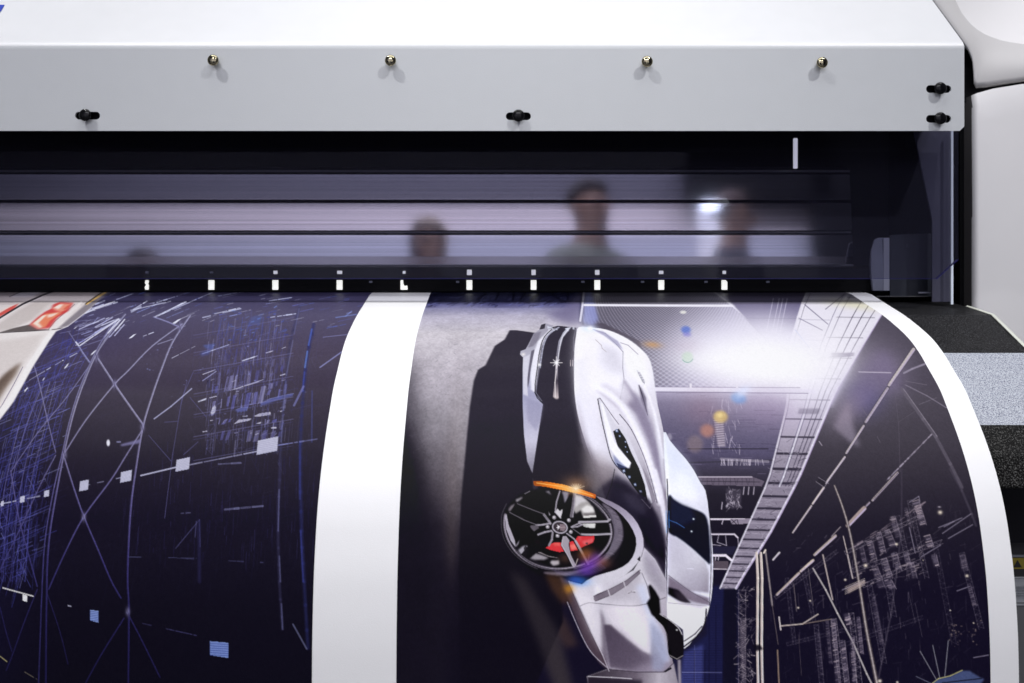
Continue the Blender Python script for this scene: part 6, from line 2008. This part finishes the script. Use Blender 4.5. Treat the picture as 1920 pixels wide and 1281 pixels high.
def person(label, h, x, y, yaw, top, legs, hair_col, long_hair, arm_bend):
    t = thing('person', label, 'person', (x, y, 0))
    t.rotation_euler = (0, 0, yaw)
    s = h / 1.80
    N, E = [], []
    def nd(px, py, pz, r, r2=None, par=None):
        N.append((Vector((px, py, pz)) * s, r * s, (r2 or r) * s))
        if par is not None:
            E.append((par, len(N) - 1))
        return len(N) - 1
    pel = nd(0, 0, 0.98, 0.155, 0.115)
    wst = nd(0, 0, 1.12, 0.145, 0.105, pel)
    cst = nd(0, 0.01, 1.32, 0.170, 0.115, wst)
    upc = nd(0, 0.02, 1.44, 0.125, 0.085, cst)
    nk = nd(0, 0.015, 1.53, 0.058, 0.058, upc)
    hd0 = nd(0, -0.005, 1.60, 0.066, 0.078, nk)
    hd1 = nd(0, 0.0, 1.69, 0.076, 0.094, hd0)
    hd2 = nd(0, 0.008, 1.755, 0.055, 0.068, hd1)
    for sg in (-1, 1):
        sh = nd(sg * 0.175, 0.02, 1.45, 0.066, 0.062, upc)
        el = nd(sg * 0.235, 0.03, 1.17, 0.046, 0.046, sh)
        if sg == 1 and arm_bend:
            wr = nd(sg * 0.16, -0.19, 1.20, 0.030, 0.026, el)
            pm = nd(sg * 0.12, -0.26, 1.22, 0.038, 0.018, wr)
            fd = Vector((-0.35, -0.85, 0.1))
        else:
            wr = nd(sg * 0.255, -0.03, 0.93, 0.029, 0.027, el)
            pm = nd(sg * 0.262, -0.045, 0.85, 0.020, 0.038, wr)
            fd = Vector((0.05 * sg, -0.12, -1))
        pc = N[pm][0] / s
        side = Vector((0, 1, 0)) if not (sg == 1 and arm_bend) else Vector((0.9, -0.3, 0))
        for q, ln in zip((-0.028, -0.010, 0.010, 0.028), (0.068, 0.078, 0.072, 0.056)):
            b = pc + side * q + fd * 0.03
            k1 = nd(*b, 0.0105, None, pm)
            m1 = b + fd * ln * 0.55
            k2 = nd(*m1, 0.0095, None, k1)
            e1 = m1 + (fd + Vector((-0.5 * sg, 0, 0))) .normalized() * ln * 0.5
            nd(*e1, 0.008, None, k2)
        b = pc - side * 0.04
        th1 = nd(*b, 0.012, None, pm)
        nd(*(b + fd * 0.035 - side * 0.015), 0.0095, None, th1)
        hp = nd(sg * 0.092, 0, 0.88, 0.088, 0.095, pel)
        kn = nd(sg * 0.105, -0.01, 0.50, 0.058, 0.060, hp)
        an = nd(sg * 0.110, 0.02, 0.10, 0.040, 0.044, kn)
        hl = nd(sg * 0.112, 0.01, 0.045, 0.042, 0.040, an)
        nd(sg * 0.122, -0.16, 0.035, 0.044, 0.030, hl)
    tm, lm = mat('clothes', top, 0.8, vary=0.1, vscale=12), mat('trousers', legs, 0.8, vary=0.1, vscale=12)
    sm = mat('shoes', (0.02, 0.02, 0.02), 0.4)
    def pick(c):
        z = c.z / s
        ax = abs(c.x / s)
        if z > 1.515:
            return 0
        if z < 0.075:
            return 3
        hand = (ax > 0.21 and z < 0.95) or (c.y / s < -0.17 and z > 1.0)
        if hand:
            return 0
        return 1 if z > 0.96 else 2
    me = skin_mesh('body', N, E, [SKIN, tm, lm, sm], pick)
    body = link('body', me, None, None)
    body.parent = t
    hc = Vector((0, 0.0, 1.685)) * s
    # nose, ears
    bm = bmesh.new()
    def blob(c, r):
        rr = bmesh.ops.create_uvsphere(bm, u_segments=12, v_segments=8, radius=1)
        for v in rr['verts']:
            v.co = Vector((v.co.x * r[0], v.co.y * r[1], v.co.z * r[2])) * s + c * s
    blob(Vector((0, -0.100, 1.655)), (0.015, 0.020, 0.026))
    o = from_bm('nose', bm, SKIN, None, True)
    o.parent = t
    for sg in (-1, 1):
        bm = bmesh.new()
        blob(Vector((sg * 0.082, 0.012, 1.665)), (0.010, 0.020, 0.032))
        o = from_bm('ear', bm, SKIN, None, True)
        o.parent = t
    for sg in (-1, 1):
        bm = bmesh.new()
        blob(Vector((sg * 0.032, -0.082, 1.685)), (0.014, 0.012, 0.010))
        o = from_bm('eye', bm, EYE, None, True)
        o.parent = t
    bm = bmesh.new()
    blob(Vector((0, -0.088, 1.612)), (0.026, 0.010, 0.007))
    o = from_bm('mouth', bm, mat('lips', (0.40, 0.16, 0.14), 0.4), None, True)
    o.parent = t
    # hair: shell over the skull, cut away from the face
    bm = bmesh.new()
    bmesh.ops.create_uvsphere(bm, u_segments=28, v_segments=18, radius=1)
    kill = []
    for v in bm.verts:
        x_, y_, z_ = v.co
        low_ = -0.25 if not long_hair else -1.5
        if (y_ < -0.35 and z_ < 0.35) or (z_ < low_) or (not long_hair and abs(x_) > 0.7 and y_ < 0.0 and z_ < 0.1):
            kill.append(v)
        wob = 1 + 0.035 * math.sin(9 * x_ + 5 * z_) + 0.02 * math.sin(23 * y_)
        zz = z_ * 0.108
        if long_hair and z_ < 0 and y_ > -0.35:
            zz = z_ * 0.24
        v.co = (Vector((x_ * 0.091 * wob, y_ * 0.112 * wob + 0.012, zz + 1.705)) * s)
    bmesh.ops.delete(bm, geom=kill, context='VERTS')
    o = from_bm('hair', bm, mat('hair', hair_col, 0.6, bump=0.5, bscale=200), None, True)
    o.parent = t
    return t


def stand(px, py, D):
    p = mirrored(px, py, D)
    return p.x, p.y, p.z
x_, y_, z_ = stand(1106, 337, 3.45)
print('man', x_, y_, z_)
person('man with short dark hair in a pale grey jacket, mirrored in the rail', z_, x_, y_, R(145), (0.40, 0.43, 0.38), (0.03, 0.03, 0.05), (0.03, 0.022, 0.02), False, True)
x_, y_, z_ = stand(803, 409, 3.55)
print('woman', x_, y_, z_)
person('woman with long fair hair and dark clothes, mirrored in the rail', z_, x_, y_, R(200), (0.26, 0.23, 0.30), (0.03, 0.03, 0.04), (0.58, 0.46, 0.36), True, False)
x_, y_, z_ = stand(1373, 362, 4.35)
print('third', x_, y_, z_)
person('person in black clothes beside the white column, mirrored in the rail', z_, x_, y_, R(96), (0.09, 0.09, 0.12), (0.02, 0.02, 0.03), (0.16, 0.10, 0.09), False, False)
x_, y_, z_ = stand(268, 468, 3.6)
print('fourth', x_, y_, z_)
person('short dark-haired person mirrored low at the left end of the rail', z_, x_, y_, R(180), (0.14, 0.13, 0.17), (0.03, 0.03, 0.04), (0.10, 0.085, 0.09), True, False)

# ================================================================== LIGHT
def spot(name, loc, target, energy, size=R(40), blend=0.6, radius=0.03, col=(1, 1, 1)):
    l = bpy.data.lights.new(name, 'SPOT')
    l.energy = energy
    l.spot_size = size
    l.spot_blend = blend
    l.shadow_soft_size = radius
    l.color = col
    o = bpy.data.objects.new(name, l)
    COL.objects.link(o)
    o.location = loc
    o.rotation_euler = (Vector(target) - Vector(loc)).to_track_quat('-Z', 'Y').to_euler()
    return o
def area(name, loc, target, energy, sx, sy, col=(1, 1, 1)):
    l = bpy.data.lights.new(name, 'AREA')
    l.shape = 'RECTANGLE'
    l.size, l.size_y = sx, sy
    l.energy = energy
    l.color = col
    o = bpy.data.objects.new(name, l)
    COL.objects.link(o)
    o.location = loc
    o.rotation_euler = (Vector(target) - Vector(loc)).to_track_quat('-Z', 'Y').to_euler()
    return o
def key(name, tx, sxr, dist, energy, dy, **kw):
    T = Vector((tx, 0.75, H + 0.1))
    d = Vector((sxr, -dy, 1)).normalized()
    return spot(name, T + d * dist, T, energy, **kw)
key('ceiling_spot', -0.25, -0.50, 3.0, 205, 0.48, size=R(24), blend=0.9, radius=0.03, col=(1, 0.99, 1))
key('ceiling_spot', 0.25, 0.55, 3.0, 209, 0.62, size=R(24), blend=0.9, radius=0.03, col=(1, 0.99, 1))
area('ceiling_panel', (0, 0.0, 3.6), (0, 0.7, 1.0), 34, 2.6, 1.6, (0.96, 0.96, 1.0))
area('front_light', (0, -2.8, 3.3), (0, 0.6, 1.0), 44, 3.0, 1.0, (0.97, 0.97, 1.0))
spot('aisle_light', (0.1, -0.1, 3.6), (0.1, -2.3, 1.2), 270, size=R(85), blend=0.5, radius=0.12, col=(1, 0.98, 0.96))  # fill lamp added to brighten the people in the reflection
area('stand_light', (0, -3.2, 3.6), (0, YWALL, 1.9), 250, 7.0, 0.4, (1, 0.98, 1.0))  # unseen lamp added to brighten the wall mirrored in the rail

w = bpy.data.worlds.new('World')
scn.world = w
w.use_nodes = True
bg = w.node_tree.nodes['Background']
bg.inputs['Color'].default_value = (0.80, 0.82, 1.0, 1)
bg.inputs['Strength'].default_value = 0.10

# ================================================================== CAMERA
cam = bpy.data.cameras.new('camera')
cam.sensor_width = 36
cam.lens = F / 1920 * 36
cam.shift_y = -(640.5 - HZ) / 1920
cam.clip_start = 0.01
cam.clip_end = 100
cam.dof.use_dof = True
cam.dof.focus_distance = 0.69
cam.dof.aperture_fstop = 7.5
co = bpy.data.objects.new('camera', cam)
COL.objects.link(co)
co.location = (0, 0, H)
co.rotation_euler = (R(90), 0, 0)
scn.camera = co
scn.view_settings.view_transform = 'Standard'
scn.view_settings.look = 'None'
scn.view_settings.exposure = 0
scn.render.engine = 'CYCLES'
scn.cycles.use_denoising = True
scn.cycles.max_bounces = 8
scn.cycles.transparent_max_bounces = 12
